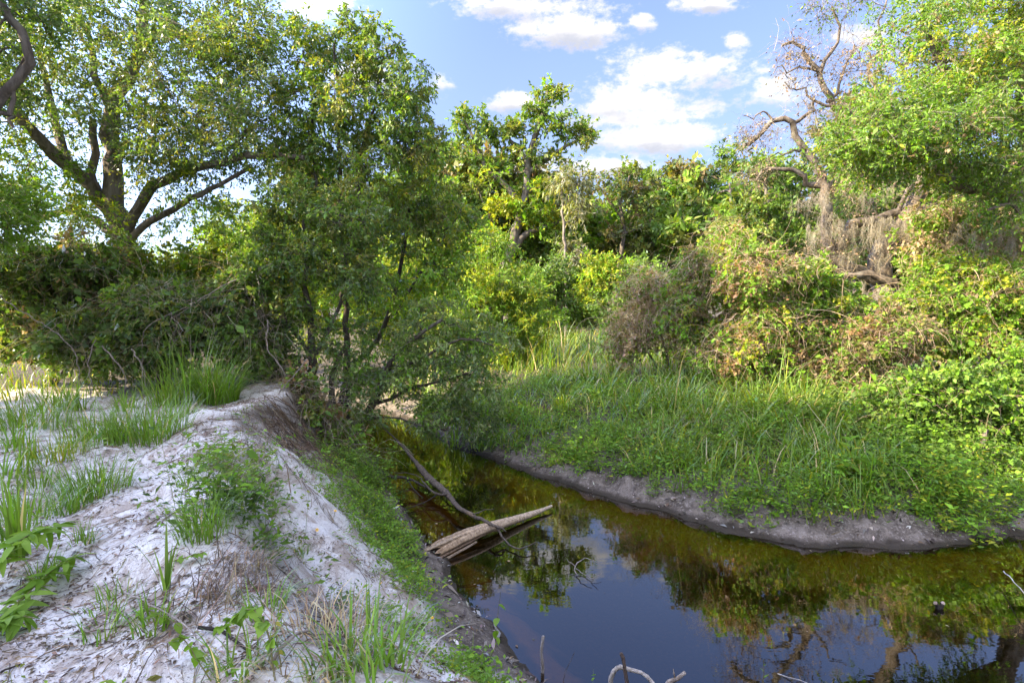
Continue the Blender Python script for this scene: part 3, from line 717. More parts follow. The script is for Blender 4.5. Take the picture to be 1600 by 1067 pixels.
# ---- right bank: bare oak hung with dead vine
Y = 16.0; b = gp(1380, 520, Y)
DEAD = [((.19, .14, .085), 3), ((.25, .19, .12), 2), (OLIVE, .8)]
plant('vine_hung_oak', 'half dead oak with crooked bare limbs reaching left against the sky', 'tree', b,
      [(stem_from(b, *px_path(Y, (1384, 470), (1376, 430), (1374, 400), (1392, 368), (1416, 340), (1440, 300), (1430, 240), (1400, 200), (1345, 178))), .42, .10)],
      [(px_path(Y, (1378, 440), (1330, 420), (1298, 400), (1293, 370), (1290, 330), (1282, 280), (1275, 262), (1255, 226), (1238, 192), (1206, 186), (1182, 214), (1163, 226)), .20, .05),
       (px_path(Y, (1238, 194), (1256, 182), (1268, 172), (1272, 150)), .06, .03),
       (px_path(Y, (1345, 178), (1302, 166), (1286, 140), (1280, 112), (1263, 86), (1250, 70), (1222, 71)), .12, .035),
       (px_path(Y, (1281, 115), (1300, 80), (1312, 40), (1300, 10)), .06, .025),
       (px_path(Y, (1292, 160), (1312, 130), (1318, 100), (1335, 70)), .05, .02),
       (px_path(Y, (1284, 290), (1262, 285), (1238, 268), (1200, 262), (1182, 282)), .10, .03),
       (px_path(Y, (1430, 240), (1418, 150), (1408, 104), (1384, 80), (1360, 70)), .08, .025),
       (px_path(Y, (1305, 392), (1350, 348), (1400, 336), (1455, 321)), .17, .10),
       (px_path(Y, (1345, 178), (1368, 140), (1356, 104), (1380, 66), (1372, 28), (1388, -10)), .075, .02), (px_path(Y, (1302, 166), (1274, 158), (1262, 138), (1240, 140), (1226, 128)), .045, .014),
       (px_path(Y, (1408, 104), (1436, 84), (1444, 52), (1468, 30), (1474, -5)), .055, .015), (px_path(Y, (1255, 226), (1236, 240), (1214, 238), (1196, 254)), .04, .012), (px_path(Y, (1280, 112), (1258, 104), (1240, 112), (1222, 106), (1208, 116)), .04, .012),
       (px_path(Y, (1290, 300), (1318, 262), (1330, 240), (1356, 232)), .06, .02), (px_path(Y, (1206, 186), (1190, 176), (1178, 184), (1160, 180)), .03, .010), (px_path(Y, (1400, 336), (1420, 290), (1460, 262), (1490, 220)), .07, .02),
       (px_path(15, (1398, 442), (1360, 428), (1320, 430), (1300, 436)), .12, .06)],
      [lobe(1235, 85, 30, 24, Y, 16), lobe(1262, 120, 30, 34, Y, 15), lobe(1318, 105, 44, 56, Y, 26), lobe(1185, 215, 30, 24, Y, 22), lobe(1370, 95, 44, 40, Y, 20), lobe(1185, 280, 34, 24, Y, 14), lobe(1285, 15, 26, 22, Y, 18, None, [(MID, 3), (FRESH, 2), (DARK, 1)]), lobe(1340, 5, 40, 14, Y, 14, None, [(MID, 3), (FRESH, 2), (DARK, 1)]),
       lobe(1285, 220, 30, 60, Y, 22), lobe(1260, 190, 34, 30, Y, 8), lobe(1415, 120, 40, 40, Y, 20, None, [(FRESH, 2), (BROWN, 2), (YEL, 1)]),
       lobe(1300, 330, 36, 60, Y, 30, .8), lobe(1390, 300, 60, 36, Y, 26, .9), lobe(1290, 410, 40, 40, Y, 24, .8), lobe(1350, 390, 36, 40, Y, 12, .8)],
      DEAD, dict(cr=.50, twigs=8, per=2, L=.065, W=.032, droop=.5, twig_col=(.13, .105, .075), twig_w=.008), wood=(.185, .155, .125), mat=M_DRY, vines=dict(n=1100, length=(.3, .9), col=(.20, .165, .12), w=.007, hang=.3), tip=.007, wig=.11, step=.24)

rng = np.random.default_rng(107)
# ---- right bank: the big leafy oak
Y = 13.0; b = np.array([12.2, 12.8, gz(12.2, 12.8)])
BRIGHT = [(FRESH, 3), (MID, 3), (YEL, .7), (DARK, 2), (BROWN, .7)]
plant('live_oak', 'bright leafy live oak spreading over the right edge of the far bank', 'tree', b,
      [(stem_from(b, *px_path(Y, (1630, 500), (1625, 400), (1615, 300), (1600, 150), (1590, 20))), .40, .12)],
      [(px_path(Y, (1618, 320), (1560, 300, 12.6), (1500, 290, 12.2), (1440, 250, 12), (1370, 195, 11.8)), .18, .05), (px_path(Y, (1612, 260), (1575, 285), (1540, 300, 12.4)), .10, .04), (px_path(Y, (1604, 180), (1540, 150, 12.5), (1480, 110, 12.2), (1440, 40, 12)), .16, .05),
       (px_path(Y, (1622, 360), (1590, 325, 12), (1566, 318, 11.8), (1545, 328, 11.6)), .07, .03)],
      [lobe(1375, 190, 60, 50, 11.8, 75, 1.2), lobe(1455, 200, 80, 55, 12, 110, 1.5), lobe(1540, 150, 75, 75, 12.4, 110, 1.7), lobe(1570, 50, 55, 60, 12.6, 70, 1.6, [(YEL, 3), (FRESH, 3), (MID, 1)]), lobe(1475, 100, 50, 45, 12.2, 55, 1.4, [(YEL, 2), (FRESH, 3), (BROWN, 1)]),
       lobe(1495, 255, 85, 36, 12.2, 60, 1.4), lobe(1325, 225, 40, 36, 11.8, 34, .9), lobe(1580, 290, 50, 55, 12, 45, 1.2), lobe(1410, 250, 60, 28, 11.8, 34, 1.0), lobe(1590, 215, 50, 50, 12.4, 45, 1.2), lobe(1445, 25, 45, 30, 12.2, 34, 1.2), lobe(1650, 60, 60, 160, 12.6, 90, 1.6), lobe(1540, -40, 120, 40, 12.4, 60, 1.6)],
      BRIGHT, OAK, wood=(.17, .14, .11))
rng = np.random.default_rng(108)
# ---- right bank thickets
BUSH = dict(cr=.34, twigs=8, per=12, L=.070, W=.045, droop=.25, twig_col=TAN, twig_w=.006)
MIXD = [(FRESH, 3), (MID, 3), (BROWN, 3), (RUST, 1), (TAN, 1), (YEL, 1)]
for (name, label, px, Y, lobes_, pal, nv) in [
    ('vine_tangle', 'brown dome of dead vines at the edge of the grassy clearing', 1010, 15, [(1012, 455, 38, 32, 50), (985, 515, 40, 34, 50), (1035, 505, 46, 45, 60), (970, 550, 26, 18, 14)], [(BROWN, 2), (TAN, 4), (FRESH, 3), (OLIVE, 1), (YEL, 1)], 1100),
    ('vine_tangle', 'tall green and brown tangle right of the dead vine dome', 1110, 14, [(1100, 425, 50, 40, 75), (1140, 385, 36, 34, 42), (1080, 480, 46, 40, 60), (1110, 540, 60, 36, 55)], [(FRESH, 3), (MID, 2), (BROWN, 2), (YEL, 2), (TAN, 1)], 500),
    ('vine_tangle', 'rust brown tangle of withered leaves in the middle of the far bank', 1190, 12.6, [(1185, 435, 55, 42, 80), (1200, 515, 65, 46, 90), (1150, 560, 56, 36, 60), (1230, 570, 50, 36, 50)], [(RUST, 3), (BROWN, 3), (FRESH, 4), (MID, 3), (YEL, 1)], 500),
    ('leafy_thicket', 'bright green thicket under the hanging moss columns', 1290, 13, [(1265, 445, 50, 34, 70), (1300, 490, 62, 40, 85), (1255, 540, 46, 34, 45)], [(FRESH, 4), (MID, 3), (YEL, 1), (BROWN, .7)], 200),
    ('vine_tangle', 'brown twiggy tangle below the bare limb', 1345, 12, [(1345, 545, 65, 36, 80), (1330, 600, 65, 34, 60), (1400, 520, 46, 34, 45)], [(BROWN, 2.5), (RUST, 1), (OLIVE, 2), (FRESH, 3), (MID, 2)], 500),
    ('leafy_thicket', 'sunlit green bush right of the bare oak trunk', 1450, 13, [(1440, 475, 65, 36, 90), (1500, 430, 60, 38, 80), (1470, 525, 70, 32, 80)], [(FRESH, 4), (YEL, 2), (MID, 2)], 250),
    ('leafy_thicket', 'sunlit green bush filling the right edge under the oak', 1555, 12.2, [(1560, 455, 60, 45, 85), (1540, 530, 65, 40, 85), (1610, 500, 60, 70, 85)], [(FRESH, 4), (YEL, 2), (MID, 2), (BROWN, 1)], 300),
    ('vine_curtain', 'curtain of vine and moss between the two right hand oaks', 1480, 14.5, [(1480, 345, 60, 34, 60), (1540, 390, 60, 40, 66), (1450, 400, 44, 34, 40), (1600, 380, 50, 50, 50)], [(FRESH, 3), (MID, 3), (TAN, 2), (BROWN, 1)], 700),
    ('leafy_thicket', 'dark green shrub sloping to the mud at the right edge', 1540, 10, [(1545, 640, 70, 46, 110), (1480, 610, 60, 36, 80), (1600, 590, 60, 50, 80), (1590, 700, 50, 40, 60)], [(MID, 3), (DARK, 3), (FRESH, 1.5)], 60),
    ('leafy_thicket', 'dark low leafy shrub left of the one at the right edge', 1420, 10.4, [(1420, 625, 56, 32, 75), (1440, 680, 60, 34, 75), (1370, 640, 46, 30, 45)], [(MID, 3), (DARK, 3), (FRESH, 1)], 120),
    ('leafy_thicket', 'lowest dark leafy shrub above the mud near the right edge', 1530, 9.2, [(1530, 730, 60, 30, 60), (1590, 760, 40, 26, 36)], [(MID, 3), (DARK, 2), (FRESH, 2)], 30),
    ]:
    b = gp(px, 600, Y)
    plant(name, label, 'shrub', b, [(stem_from(b, b + np.array([rng.normal(0, .2), .1, .5]), at(lobes_[0][0], lobes_[0][1], Y + .2)), .05, .015), (stem_from(b, b + np.array([.3, .2, .4]), at(lobes_[1][0], lobes_[1][1], Y + .2)), .045, .015)], [],
          [lobe(x, y, rx, ry, Y, n) for x, y, rx, ry, n in lobes_], pal, BUSH, wood=(.18, .15, .12), mat=M_SOFT, vines=dict(n=nv, length=(.4, 1.3), col=(.23, .175, .13), w=.0065, hang=.7), tip=.004)

rng = np.random.default_rng(109)
# ---- left bank brambles
BR = dict(cr=.34, twigs=8, per=11, L=.085, W=.055, droop=.25, twig_col=GREY, twig_w=.006)
for (name, label, px, Y, lobes_, pal, nv) in [
    ('bramble', 'dark bramble heap with dead grey sticks behind the sand mound', 230, 10.2, [(130, 530, 60, 40, 70), (220, 545, 80, 30, 80), (330, 505, 70, 42, 90), (250, 480, 70, 36, 70)], [(DARK, 3), (BLUE, 2), (MID, 2), (OLIVE, 1)], 500),
    ('bramble', 'tangled bramble with arching stems beside the round laurel', 410, 10.4, [(400, 530, 48, 44, 66), (430, 580, 40, 36, 36), (390, 450, 50, 40, 50)], [(DARK, 3), (MID, 3), (OLIVE, 1)], 350),
    ('bramble', 'brown withered bramble spilling down the eroded end of the sand mound', 485, 9.5, [(462, 618, 30, 24, 24), (492, 655, 32, 30, 34), (520, 700, 30, 26, 24), (545, 735, 24, 20, 14)], [(BROWN, 3), (MID, 3), (DARK, 2), (OLIVE, 1), (RUST, 1)], 420),
    ('vine_mound', 'shadowed vine covered mound at the left edge below the oak', 70, 11, [(50, 440, 75, 50, 90), (130, 420, 60, 46, 70), (40, 520, 60, 40, 60), (110, 490, 55, 34, 50)], [(DARK, 3), (OLIVE, 1), (MID, 2), (BROWN, 1)], 300),
    ('leafy_thicket', 'green leafy bush round the foot of the big oak', 250, 12.2, [(260, 430, 55, 34, 34), (330, 410, 46, 34, 24), (190, 460, 46, 30, 30), (330, 465, 50, 30, 30)], [(FRESH, 3), (MID, 2), (YEL, 3)], 60),
    ]:
    b = gp(px, 590, Y)
    plant(name, label, 'shrub', b, [(stem_from(b, b + np.array([.1, .1, .4]), at(lobes_[0][0], lobes_[0][1], Y + .2)), .04, .012), (stem_from(b, b + np.array([.3, .2, .4]), at(lobes_[1][0], lobes_[1][1], Y + .2)), .04, .012)], [],
          [lobe(x, y, rx, ry, Y, n) for x, y, rx, ry, n in lobes_], pal, BR, wood=(.14, .12, .10), vines=dict(n=nv, length=(.5, 1.6), col=(.17, .14, .12), w=.006, hang=.6), tip=.004)

rng = np.random.default_rng(110)
# ------------------------------------------------------------------ Spanish moss
moss_meshes = []
for k in range(5):
    mb = MB(); n = 170; m = 8
    cl = rng.integers(0, 7, n); cx = rng.normal(0, .17, (7, 2)); cz = rng.uniform(-.3, .05, 7); cL = rng.uniform(.2, 1.0, 7)
    top = np.c_[cx[cl] + rng.normal(0, .028, (n, 2)), cz[cl] + rng.uniform(-.1, .02, n)]; L = cL[cl] * rng.uniform(.3, 1.05, n)
    pts = [top]
    for i in range(m - 1):
        stp = np.c_[rng.normal(0, .042, (n, 2)) - (top[:, :2] - cx[cl]) * .2, -L / (m - 1)]; pts.append(pts[-1] + stp)
    mb.ribbons(np.stack(pts, 1), np.full(n, .0065), np.array([.255, .235, .18]) * np.exp(rng.normal(0, .2, (n, 1))))
    moss_meshes.append(mb.mesh('spanish_moss', M_DRY))
moss = [(1283, 300, 15.6, .8), (1302, 330, 15.6, 1.1), (1316, 345, 15.5, .9), (1272, 350, 15.6, .7), (1318, 395, 15.4, .7), (1262, 400, 15.6, .6), (1340, 385, 15.8, .6), (1448, 338, 15.2, 1.0), (1462, 372, 15.2, .8), (1484, 330, 14, .7), (1378, 395, 15, .6),
        (1262, 180, 15.7, .4), (1510, 345, 13.6, .6), (1560, 350, 13.4, .8), (1530, 380, 13.4, .7), (1582, 350, 13.2, .6), (1330, 480, 12.6, .6), (1312, 488, 12.6, .5), (1400, 450, 14.8, .8), (1360, 455, 14.8, .6), (1440, 420, 14, .6), (1215, 200, 15.8, .35), (1500, 400, 13.4, .6), (1545, 430, 13, .5),
        (1284, 400, 15.3, 0.8), (1268, 300, 15.6, 0.7), (1250, 310, 15.6, 0.5), (1335, 350, 15.4, 0.7), (1362, 340, 15.2, 0.9), (1384, 338, 15.2, 1.0), (1415, 352, 15.2, 0.8), (1436, 330, 15.2, 0.9), (1470, 345, 14.4, 0.9), (1492, 352, 13.8, 0.8), (1520, 362, 13.5, 0.9), (1548, 366, 13.3, 0.8), (1575, 372, 13.2, 0.9), (1590, 392, 13.1, 0.7), (1340, 440, 14.8, 0.7), (1380, 448, 14.8, 0.8), (1265, 160, 15.7, 0.4), (1300, 170, 15.7, 0.45), (1240, 205, 15.7, 0.4), (1345, 210, 15.6, 0.5),
        (1405, 345, 15.3, .7), (1425, 330, 15.3, .6), (1370, 345, 15.4, .6), (1350, 300, 15.4, .6), (1390, 285, 15.4, .5)]
for q, (x, y, Y, sc) in enumerate(moss):
    o = bpy.data.objects.new('spanish_moss', moss_meshes[q % 5]); COL.objects.link(o); o.location = at(x, y, Y); o.rotation_euler = (0, 0, rng.uniform(0, 6)); sc *= (.7 if x > 1470 else 1.0); o.scale = (sc * .8, sc * .8, sc)
    tag(o, 'long grey beard of Spanish moss hanging from the vine hung oak' if x < 1470 else 'grey beard of Spanish moss hanging in the vine curtain on the right', 'moss', 'beards of Spanish moss on the vine hung oak' if x < 1470 else 'beards of Spanish moss in the vine curtain')

rng = np.random.default_rng(111)
# ------------------------------------------------------------------ grasses and ground plants
def scatter(n, x0, x1, y0, y1, keep):
    X = rng.uniform(x0, x1, n); Yy = rng.uniform(y0, y1, n); k = rng.random(n) < keep(X, Yy); return X[k], Yy[k]
def grass_cols(n, pal): return pick_cols(n, pal, None, .2)
# tall grass of the far bank and clearing
def far_density(x, y):
    dl, dr = bank(x, y); nz = fbm(x * .8, y * .8, 55, 3)
    d = sstep(dr + .7 * nz, .2, .7) * np.clip(.55 + 1.6 * fbm(x * 1.1, y * 1.1, 56, 3), .1, 1) * np.clip(9.5 / y, .35, 1) ** 1.3 * np.clip(.75 + .9 * nz, 0.08, 1)
    return np.where(x > 5.6, d * .45, d)
X, Yy = scatter(80000, -4, 11, 7.6, 30, far_density)
n = len(X); th = rng.uniform(0, 2 * np.pi, n); hgt = np.exp(rng.normal(0, .3, n)) * (.42 + .22 * sstep(bank(X, Yy)[1], 1.5, 4))
hgt *= np.clip(1.15 + 1.3 * fbm(X * .7, Yy * .7, 77, 3), .35, 2.2)
mb = MB(); mb.blades(np.c_[X, Yy, ground_z(X, Yy) - .02], np.c_[np.cos(th), np.sin(th)], hgt, .014 + .0009 * Yy, rng.uniform(.3, 1.25, n), grass_cols(n, [(FRESH, 4), (MID, 2), ((.13, .19, .03), 3), (YEL, 2), (STRAW, .6)]))
mb.build('grass', M_GRASS, kind='stuff')
def tall(x, y): return sstep(bank(x, y)[1] + .8 * fbm(x * .9, y * .9, 57, 3), .9, 1.9) * np.clip(.25 + 1.5 * fbm(x * .7, y * .7, 58, 3), 0, 1) * (y < 17)
X, Yy = scatter(8000, -2.5, 9.5, 8.2, 17, tall); n = len(X); th = rng.uniform(0, 6.28, n)
mb = MB(); mb.blades(np.c_[X, Yy, ground_z(X, Yy) - .02], np.c_[np.cos(th), np.sin(th)], rng.uniform(.3, 1.0, n) * np.exp(rng.normal(0, .2, n)), .022, rng.uniform(.5, 1.6, n), grass_cols(n, [(FRESH, 3), ((.15, .22, .03), 3), (YEL, 2), (STRAW, .7)]), 5)
mb.build('tall_grass', M_GRASS, kind='stuff')
X, Yy = scatter(9000, -22, -5.5, 8.8, 26, lambda x, y: (bank(x, y)[0] > 2.2) * np.clip(.6 + fbm(x * .7, y * .7, 91, 2), .1, 1)); n = len(X); th = rng.uniform(0, 6.28, n)
mb = MB(); mb.blades(np.c_[X, Yy, ground_z(X, Yy) - .02], np.c_[np.cos(th), np.sin(th)], rng.uniform(.2, .55, n), .022, rng.uniform(.3, 1.2, n), grass_cols(n, [(FRESH, 3), (YEL, 3), (MID, 1)]), 2)
mb.build('meadow_grass', M_GRASS, kind='stuff')
# dead straw bent over at the clearing's edge
c = hit(1075, 690); n = 260
mb = MB(); th = rng.normal(-.5, .6, n); P = c + np.c_[rng.normal(0, .75, n), rng.normal(0, .35, n), np.zeros(n)]; P[:, 2] = ground_z(P[:, 0], P[:, 1])
mb.blades(P, np.c_[np.cos(th), np.sin(th)], rng.uniform(.4, .9, n), .012, rng.uniform(.8, 1.5, n), grass_cols(n, [(STRAW, 3), (TAN, 2)]))
tag(mb.build('straw_tuft', M_DRY, origin=c), 'bent over dead straw above the grey mud of the far bank', 'dry grass')

def tuft_mesh(n, h, spread, pal, w=.011, bend=(.2, 1.1), dead=0):
    mb = MB(); th = rng.uniform(0, 2 * np.pi, n); r = spread * np.sqrt(rng.random(n))
    P = np.c_[r * np.cos(th), r * np.sin(th), np.full(n, -.02)]; t2 = th + rng.normal(0, .7, n)
    mb.blades(P, np.c_[np.cos(t2), np.sin(t2)], h * rng.uniform(.45, 1.1, n), w, rng.uniform(*bend, n), grass_cols(n, pal), 4)
    return mb
GR = [(FRESH, 4), ((.12, .2, .03), 2), (MID, 2), (STRAW, .3)]
clumps = []
for q, (x, y, Yd, hh) in enumerate([(1190, 655, 0, 1.25), (1225, 670, 0, 1.1), (1150, 650, 0, 1.2), (1110, 665, 0, 1.0), (1260, 660, 0, 1.2), (1070, 640, 0, 1.1), (1030, 625, 0, 1.1), (990, 650, 0, .9), (1300, 680, 0, 1.0), (955, 610, 0, 1.1), (1175, 690, 0, .9), (1130, 700, 0, .8), (1340, 665, 0, 1.0), (1090, 610, 0, 1.2),
        (920, 600, 0, 1.0), (1210, 625, 0, 1.3), (1265, 700, 0, .8), (1020, 680, 0, .8), (880, 640, 0, .9), (1390, 720, 0, .7), (1330, 720, 0, .8), (960, 580, 0, 1.1), (1240, 640, 0, 1.2), (1050, 600, 0, 1.2)]):
    if len(clumps) < 4: o = tuft_mesh(70, 1.0, .20, [(FRESH, 3), ((.13, .19, .03), 3), (YEL, 1.5), (STRAW, .5)], .024, (.5, 1.6)).build('tall_grass_clump', M_GRASS); clumps.append(o)
    else: o = clumps[q % 4].copy(); COL.objects.link(o)
    o.location = hit(x, y); o.rotation_euler = (0, 0, rng.uniform(0, 6)); o.scale = (hh * 1.05, hh * 1.05, hh)
    tag(o, 'tall clump of arching strap leaved grass in the grass of the far bank', 'grass clump', 'tall grass clumps on the far bank')
def tuft(label, px, py, n, h, spread, pal=GR, w=.011, bend=(.2, 1.1), name='grass_tuft', group=None):
    p = hit(px, py); o = tuft_mesh(n, h, spread, pal, w, bend).build(name, M_GRASS); o.location = p
    return tag(o, label, 'grass tuft', group)
tuft('large bright green grass clump arching on top of the sand mound', 340, 628, 420, 1.0, .30, w=.016, bend=(.3, 1.4))
tuft('ragged grass clump at the foot of the brambles', 262, 634, 150, .8, .25, w=.013)
tuft('tall thin grass growing through the brambles', 300, 630, 70, 1.35, .35, w=.014, bend=(.1, .6))
tuft('broad tuft of green grass on the back of the sand', 235, 685, 340, 0.62, 0.40)
tuft('sparse green tuft left of the broad tuft on the sand', 155, 690, 220, 0.60, 0.38)
tuft('grass clump growing beside the sand at the left edge', 40, 668, 260, 0.62, 0.50)
tuft('green grass tuft left of the bare sand in the middle', 150, 775, 240, 0.43, 0.25, w=.009)
tuft('yellow grass tuft on the left, coloured as if sunlit', 90, 715, 160, 0.38, 0.31, pal=[(YEL, 3), (FRESH, 2)], w=.009)  # sunlight put into the yellow blade colours
tuft('stout upright grass blades by the left edge', 30, 868, 32, 0.53, 0.06, w=.020, bend=(.05, .35))
tuft('dense low grass along the left edge of the sand', 25, 815, 240, 0.33, 0.35, w=.008)
tuft('single tall leafy grass sprout on the crest of the slope', 260, 922, 10, .36, .02, w=.022, bend=(.05, .4))
tuft('light green grass tuft on the crest above the slope', 318, 835, 140, 0.33, 0.15, w=.008)
tuft('low grass sprigs beside the sprout on the crest', 180, 945, 60, .16, .16, w=.007)
tuft('heap of straw coloured dead grass at the bottom of the sand slope', 500, 1010, 200, .28, .25, pal=[(STRAW, 2), (TAN, 2), (BROWN, 2)], w=.005, bend=(.9, 1.7))
tuft('nest of brown dead grass on the sand slope', 395, 885, 90, .18, .09, pal=[(BROWN, 3), (TAN, 1)], w=.005, bend=(.9, 1.7))
def crest(k):
    P = np.array([hit(*q)[:2] for q in [(400, 640), (392, 690), (380, 745), (372, 800), (362, 860), (340, 915), (325, 965), (310, 1010)]])
    t = rng.random(k) * (len(P) - 1); a = t.astype(int); f = (t - a)[:, None]; return P[a] * (1 - f) + P[a + 1] * f + rng.normal(0, .10, (k, 2)) * (1 + .6 * rng.random((k, 1)))
C2 = crest(2600); keep = rng.random(len(C2)) < np.clip(.5 + 1.6 * fbm(C2[:, 0] * 2.2, C2[:, 1] * 2.2, 92, 2), .05, 1); C2 = C2[keep]; n = len(C2); th = rng.normal(.5, 1.1, n)
mb = MB(); mb.blades(np.c_[C2, ground_z(C2[:, 0], C2[:, 1]) - .01], np.c_[np.cos(th), np.sin(th)], rng.uniform(.06, .28, n), .0055, rng.uniform(.3, 1.3, n), grass_cols(n, [(BROWN, 3), (STRAW, .8), (TAN, 1.5), ((.08, .06, .045), 3)]), 4, 1.3)
mb.build('withered_grass', M_DRY, kind='stuff')
# roots and dead stems hanging down the eroded end of the mound
k = 480; Q = np.array([hit(*q)[:2] for q in [(395, 632), (420, 640), (450, 650), (475, 665)]]); t = rng.random(k) * 3; a = np.minimum(t.astype(int), 2); f = (t - a)[:, None]
B = Q[a] * (1 - f) + Q[a + 1] * f + rng.normal(0, .22, (k, 2)) + np.c_[np.ones(k), -.3 * np.ones(k)] * rng.uniform(0, .6, (k, 1)); pts = []; dirn = norm(np.c_[rng.normal(.7, .6, k), rng.normal(-.3, .7, k)]); Ls = rng.uniform(.15, .7, k)
for q in range(6):
    xy = B + dirn * (Ls * q / 5)[:, None] + rng.normal(0, .07, (k, 2)); pts.append(np.c_[xy, ground_z(xy[:, 0], xy[:, 1]) + .02 + .10 * rng.random(k) * np.sin(q / 5 * np.pi)])
mb = MB(); mb.ribbons(np.stack(pts, 1), .007 * np.exp(rng.normal(0, .4, k)), pick_cols(k, [((.085, .06, .045), 3), (BROWN, 2), (TAN, 1)], None, .25)); mb.build('exposed_roots', M_DRY, kind='stuff')
proto_t = []
for x, y, h, where in [(60, 760, .22, 'in the middle of the cluster by the left edge'), (10, 755, .3, 'touching the left edge beside the white sand'), (110, 800, .2, 'just below the green clump on the left sand'), (200, 640, .3, 'behind the broad tuft on the sand'), (120, 640, .35, 'at the back of the sand below the bramble sticks'),
        (280, 655, .28, 'right of the broad tuft near the mound top'), (70, 905, .14, 'half hidden behind the goldenrod'), (130, 850, .12, 'alone on the open sand left of the sprout'), (160, 1000, .12, 'on the littered sand at the lower left'), (240, 985, .14, 'below the dead stem on the crest'), (90, 640, .4, 'tallest at the back left of the sand'), (20, 700, .3, 'at the left edge beside the yellow tuft'),
        (290, 760, .12, 'on the bare sand left of the leafy crest weed'), (420, 960, .14, 'on the slope below the brown crest grass'), (470, 870, .1, 'in the middle of the white slope'), (560, 1040, .2, 'at the bottom beside the ground cover'), (520, 1050, .18, 'at the bottom in front of the straw heap'), (600, 1060, .2, 'rightmost along the bottom of the slope'), (380, 1050, .16, 'under the grape vine leaves')]:
    p = hit(x, y)
    if len(proto_t) < 4:
        o = tuft_mesh(44, 1.0, .4, GR, .035, (.2, 1.1)).build('small_grass_tuft', M_GRASS); proto_t.append(o)
    else:
        o = proto_t[rng.integers(4)].copy(); COL.objects.link(o)
    o.location = p; o.scale = (h * 1.6, h * 1.6, h * 1.4); o.rotation_euler = (0, 0, rng.uniform(0, 6)); tag(o, 'small green grass tuft ' + where, 'grass tuft', 'small grass tufts on the sand')

# ground cover: small leaves on the toe of the near bank
def small_plants(X, Yy, h, L, W, pal, per=16, stem_w=.003, spread=.07):
    mb = MB(); n = len(X); Z = ground_z(X, Yy)
    hh = h * np.exp(rng.normal(0, .45, n)) * np.clip(1 + .9 * fbm(X * 2.3, Yy * 2.3, 64, 2), .35, 2); C = np.c_[X, Yy, Z]
    cl = np.repeat(np.arange(n), per); t = rng.random(n * per) ** .7
    lean = rng.normal(0, .35, (n, 2))
    P = C[cl] + np.c_[lean[cl] * (t * hh[cl])[:, None] + rng.normal(0, spread * .5, (n * per, 2)), t * hh[cl]]
    d = np.c_[rng.normal(0, 1, (n * per, 2)), rng.normal(.25, .35, n * per)]; nr = rng.normal(0, .4, (n * per, 3)); nr[:, 2] += 1
    sc = np.exp(rng.normal(0, .25, n * per)); mb.leaves(P, d, nr, L * sc, W * sc, pick_cols(n * per, pal, cl, .2))
    tt = np.array([0, .5, 1.0]); R = C[:, None] + np.concatenate([lean[:, None] * (tt[None] * hh[:, None])[..., None], (tt[None] * hh[:, None])[..., None]], -1)
    mb.ribbons(R, np.full(n, stem_w), np.tile(np.array([[.10, .13, .04]]), (n, 1)))
    return mb
def toe(x, y):
    dl, dr = bank(x, y); nz = fbm(x * 1.6, y * 1.6, 61, 3)
    d = sstep(dl, .16 + .26 * (1 - sstep(y, 5.2, 6.8)), .36 + .3 * (1 - sstep(y, 5.2, 6.8))) * (1 - sstep(dl + .8 * nz, .8, 1.5))
    pt = fbm(x * 3.1, y * 3.1, 63, 3); return d * np.clip(.55 + .9 * nz + 1.3 * pt, .03, 1)
X, Yy = scatter(30000, -3.2, 2.4, 2.4, 10.5, toe)
small_plants(X, Yy, .10, .036, .017, [(FRESH, 4), ((.10, .17, .035), 2), (MID, 2), (YEL, .6)], 12).build('ground_cover', M_SOFT, kind='stuff')
# thin scatter of seedlings on the slope and the flat sand
X, Yy = scatter(5000, -3.2, 2.2, 2.4, 9.5, lambda x, y: .5 * toe(x, y) * np.clip(.4 + 1.5 * fbm(x * 1.8, y * 1.8, 65, 2), 0, 1)); n = len(X); th = rng.uniform(0, 6.28, n)
mb = MB(); mb.blades(np.c_[X, Yy, ground_z(X, Yy) - .01], np.c_[np.cos(th), np.sin(th)], rng.uniform(.08, .28, n), .007, rng.uniform(.4, 1.5, n), grass_cols(n, [(FRESH, 3), (MID, 2), (STRAW, 1.5), (YEL, 1)]), 2)
mb.build('bank_grass', M_GRASS, kind='stuff')
X, Yy = scatter(3000, -6.5, .2, 2.0, 9.5, lambda x, y: (bank(x, y)[0] > 1.0) * np.clip(fbm(x * 1.1, y * 1.1, 66, 3) * 1.1 + .05, 0, .6))
small_plants(X, Yy, .06, .032, .014, [(MID, 3), (OLIVE, 2), (FRESH, 2)], 8).build('seedlings', M_SOFT, kind='stuff')
# weeds at the edge of the far bank
X, Yy = scatter(12500, -2.5, 9, 7.3, 16, lambda x, y: sstep(bank(x, y)[1] + 1.0 * fbm(x * 1.6, y * 1.6, 71, 4), .18, .6) * (1 - .6 * sstep(bank(x, y)[1], 2.5, 6)) * np.clip(.6 + 1.1 * fbm(x * .9, y * .9, 72, 2), 0, 1))
small_plants(X, Yy, .24, .07, .028, [(FRESH, 5), (MID, 3), (YEL, 1), ((.10, .17, .05), 1)], 16, .005, .16).build('undergrowth', M_SOFT, kind='stuff')
# creeping vine carpet under the shrubs at the right
X, Yy = scatter(2600, 5.0, 13, 8.2, 14, lambda x, y: sstep(bank(x, y)[1], .9, 1.6))
small_plants(X, Yy, .34, .085, .055, [(MID, 3), (DARK, 2), (FRESH, 2)], 18, .005, .25).build('creeping_vine', M_SOFT, kind='stuff')
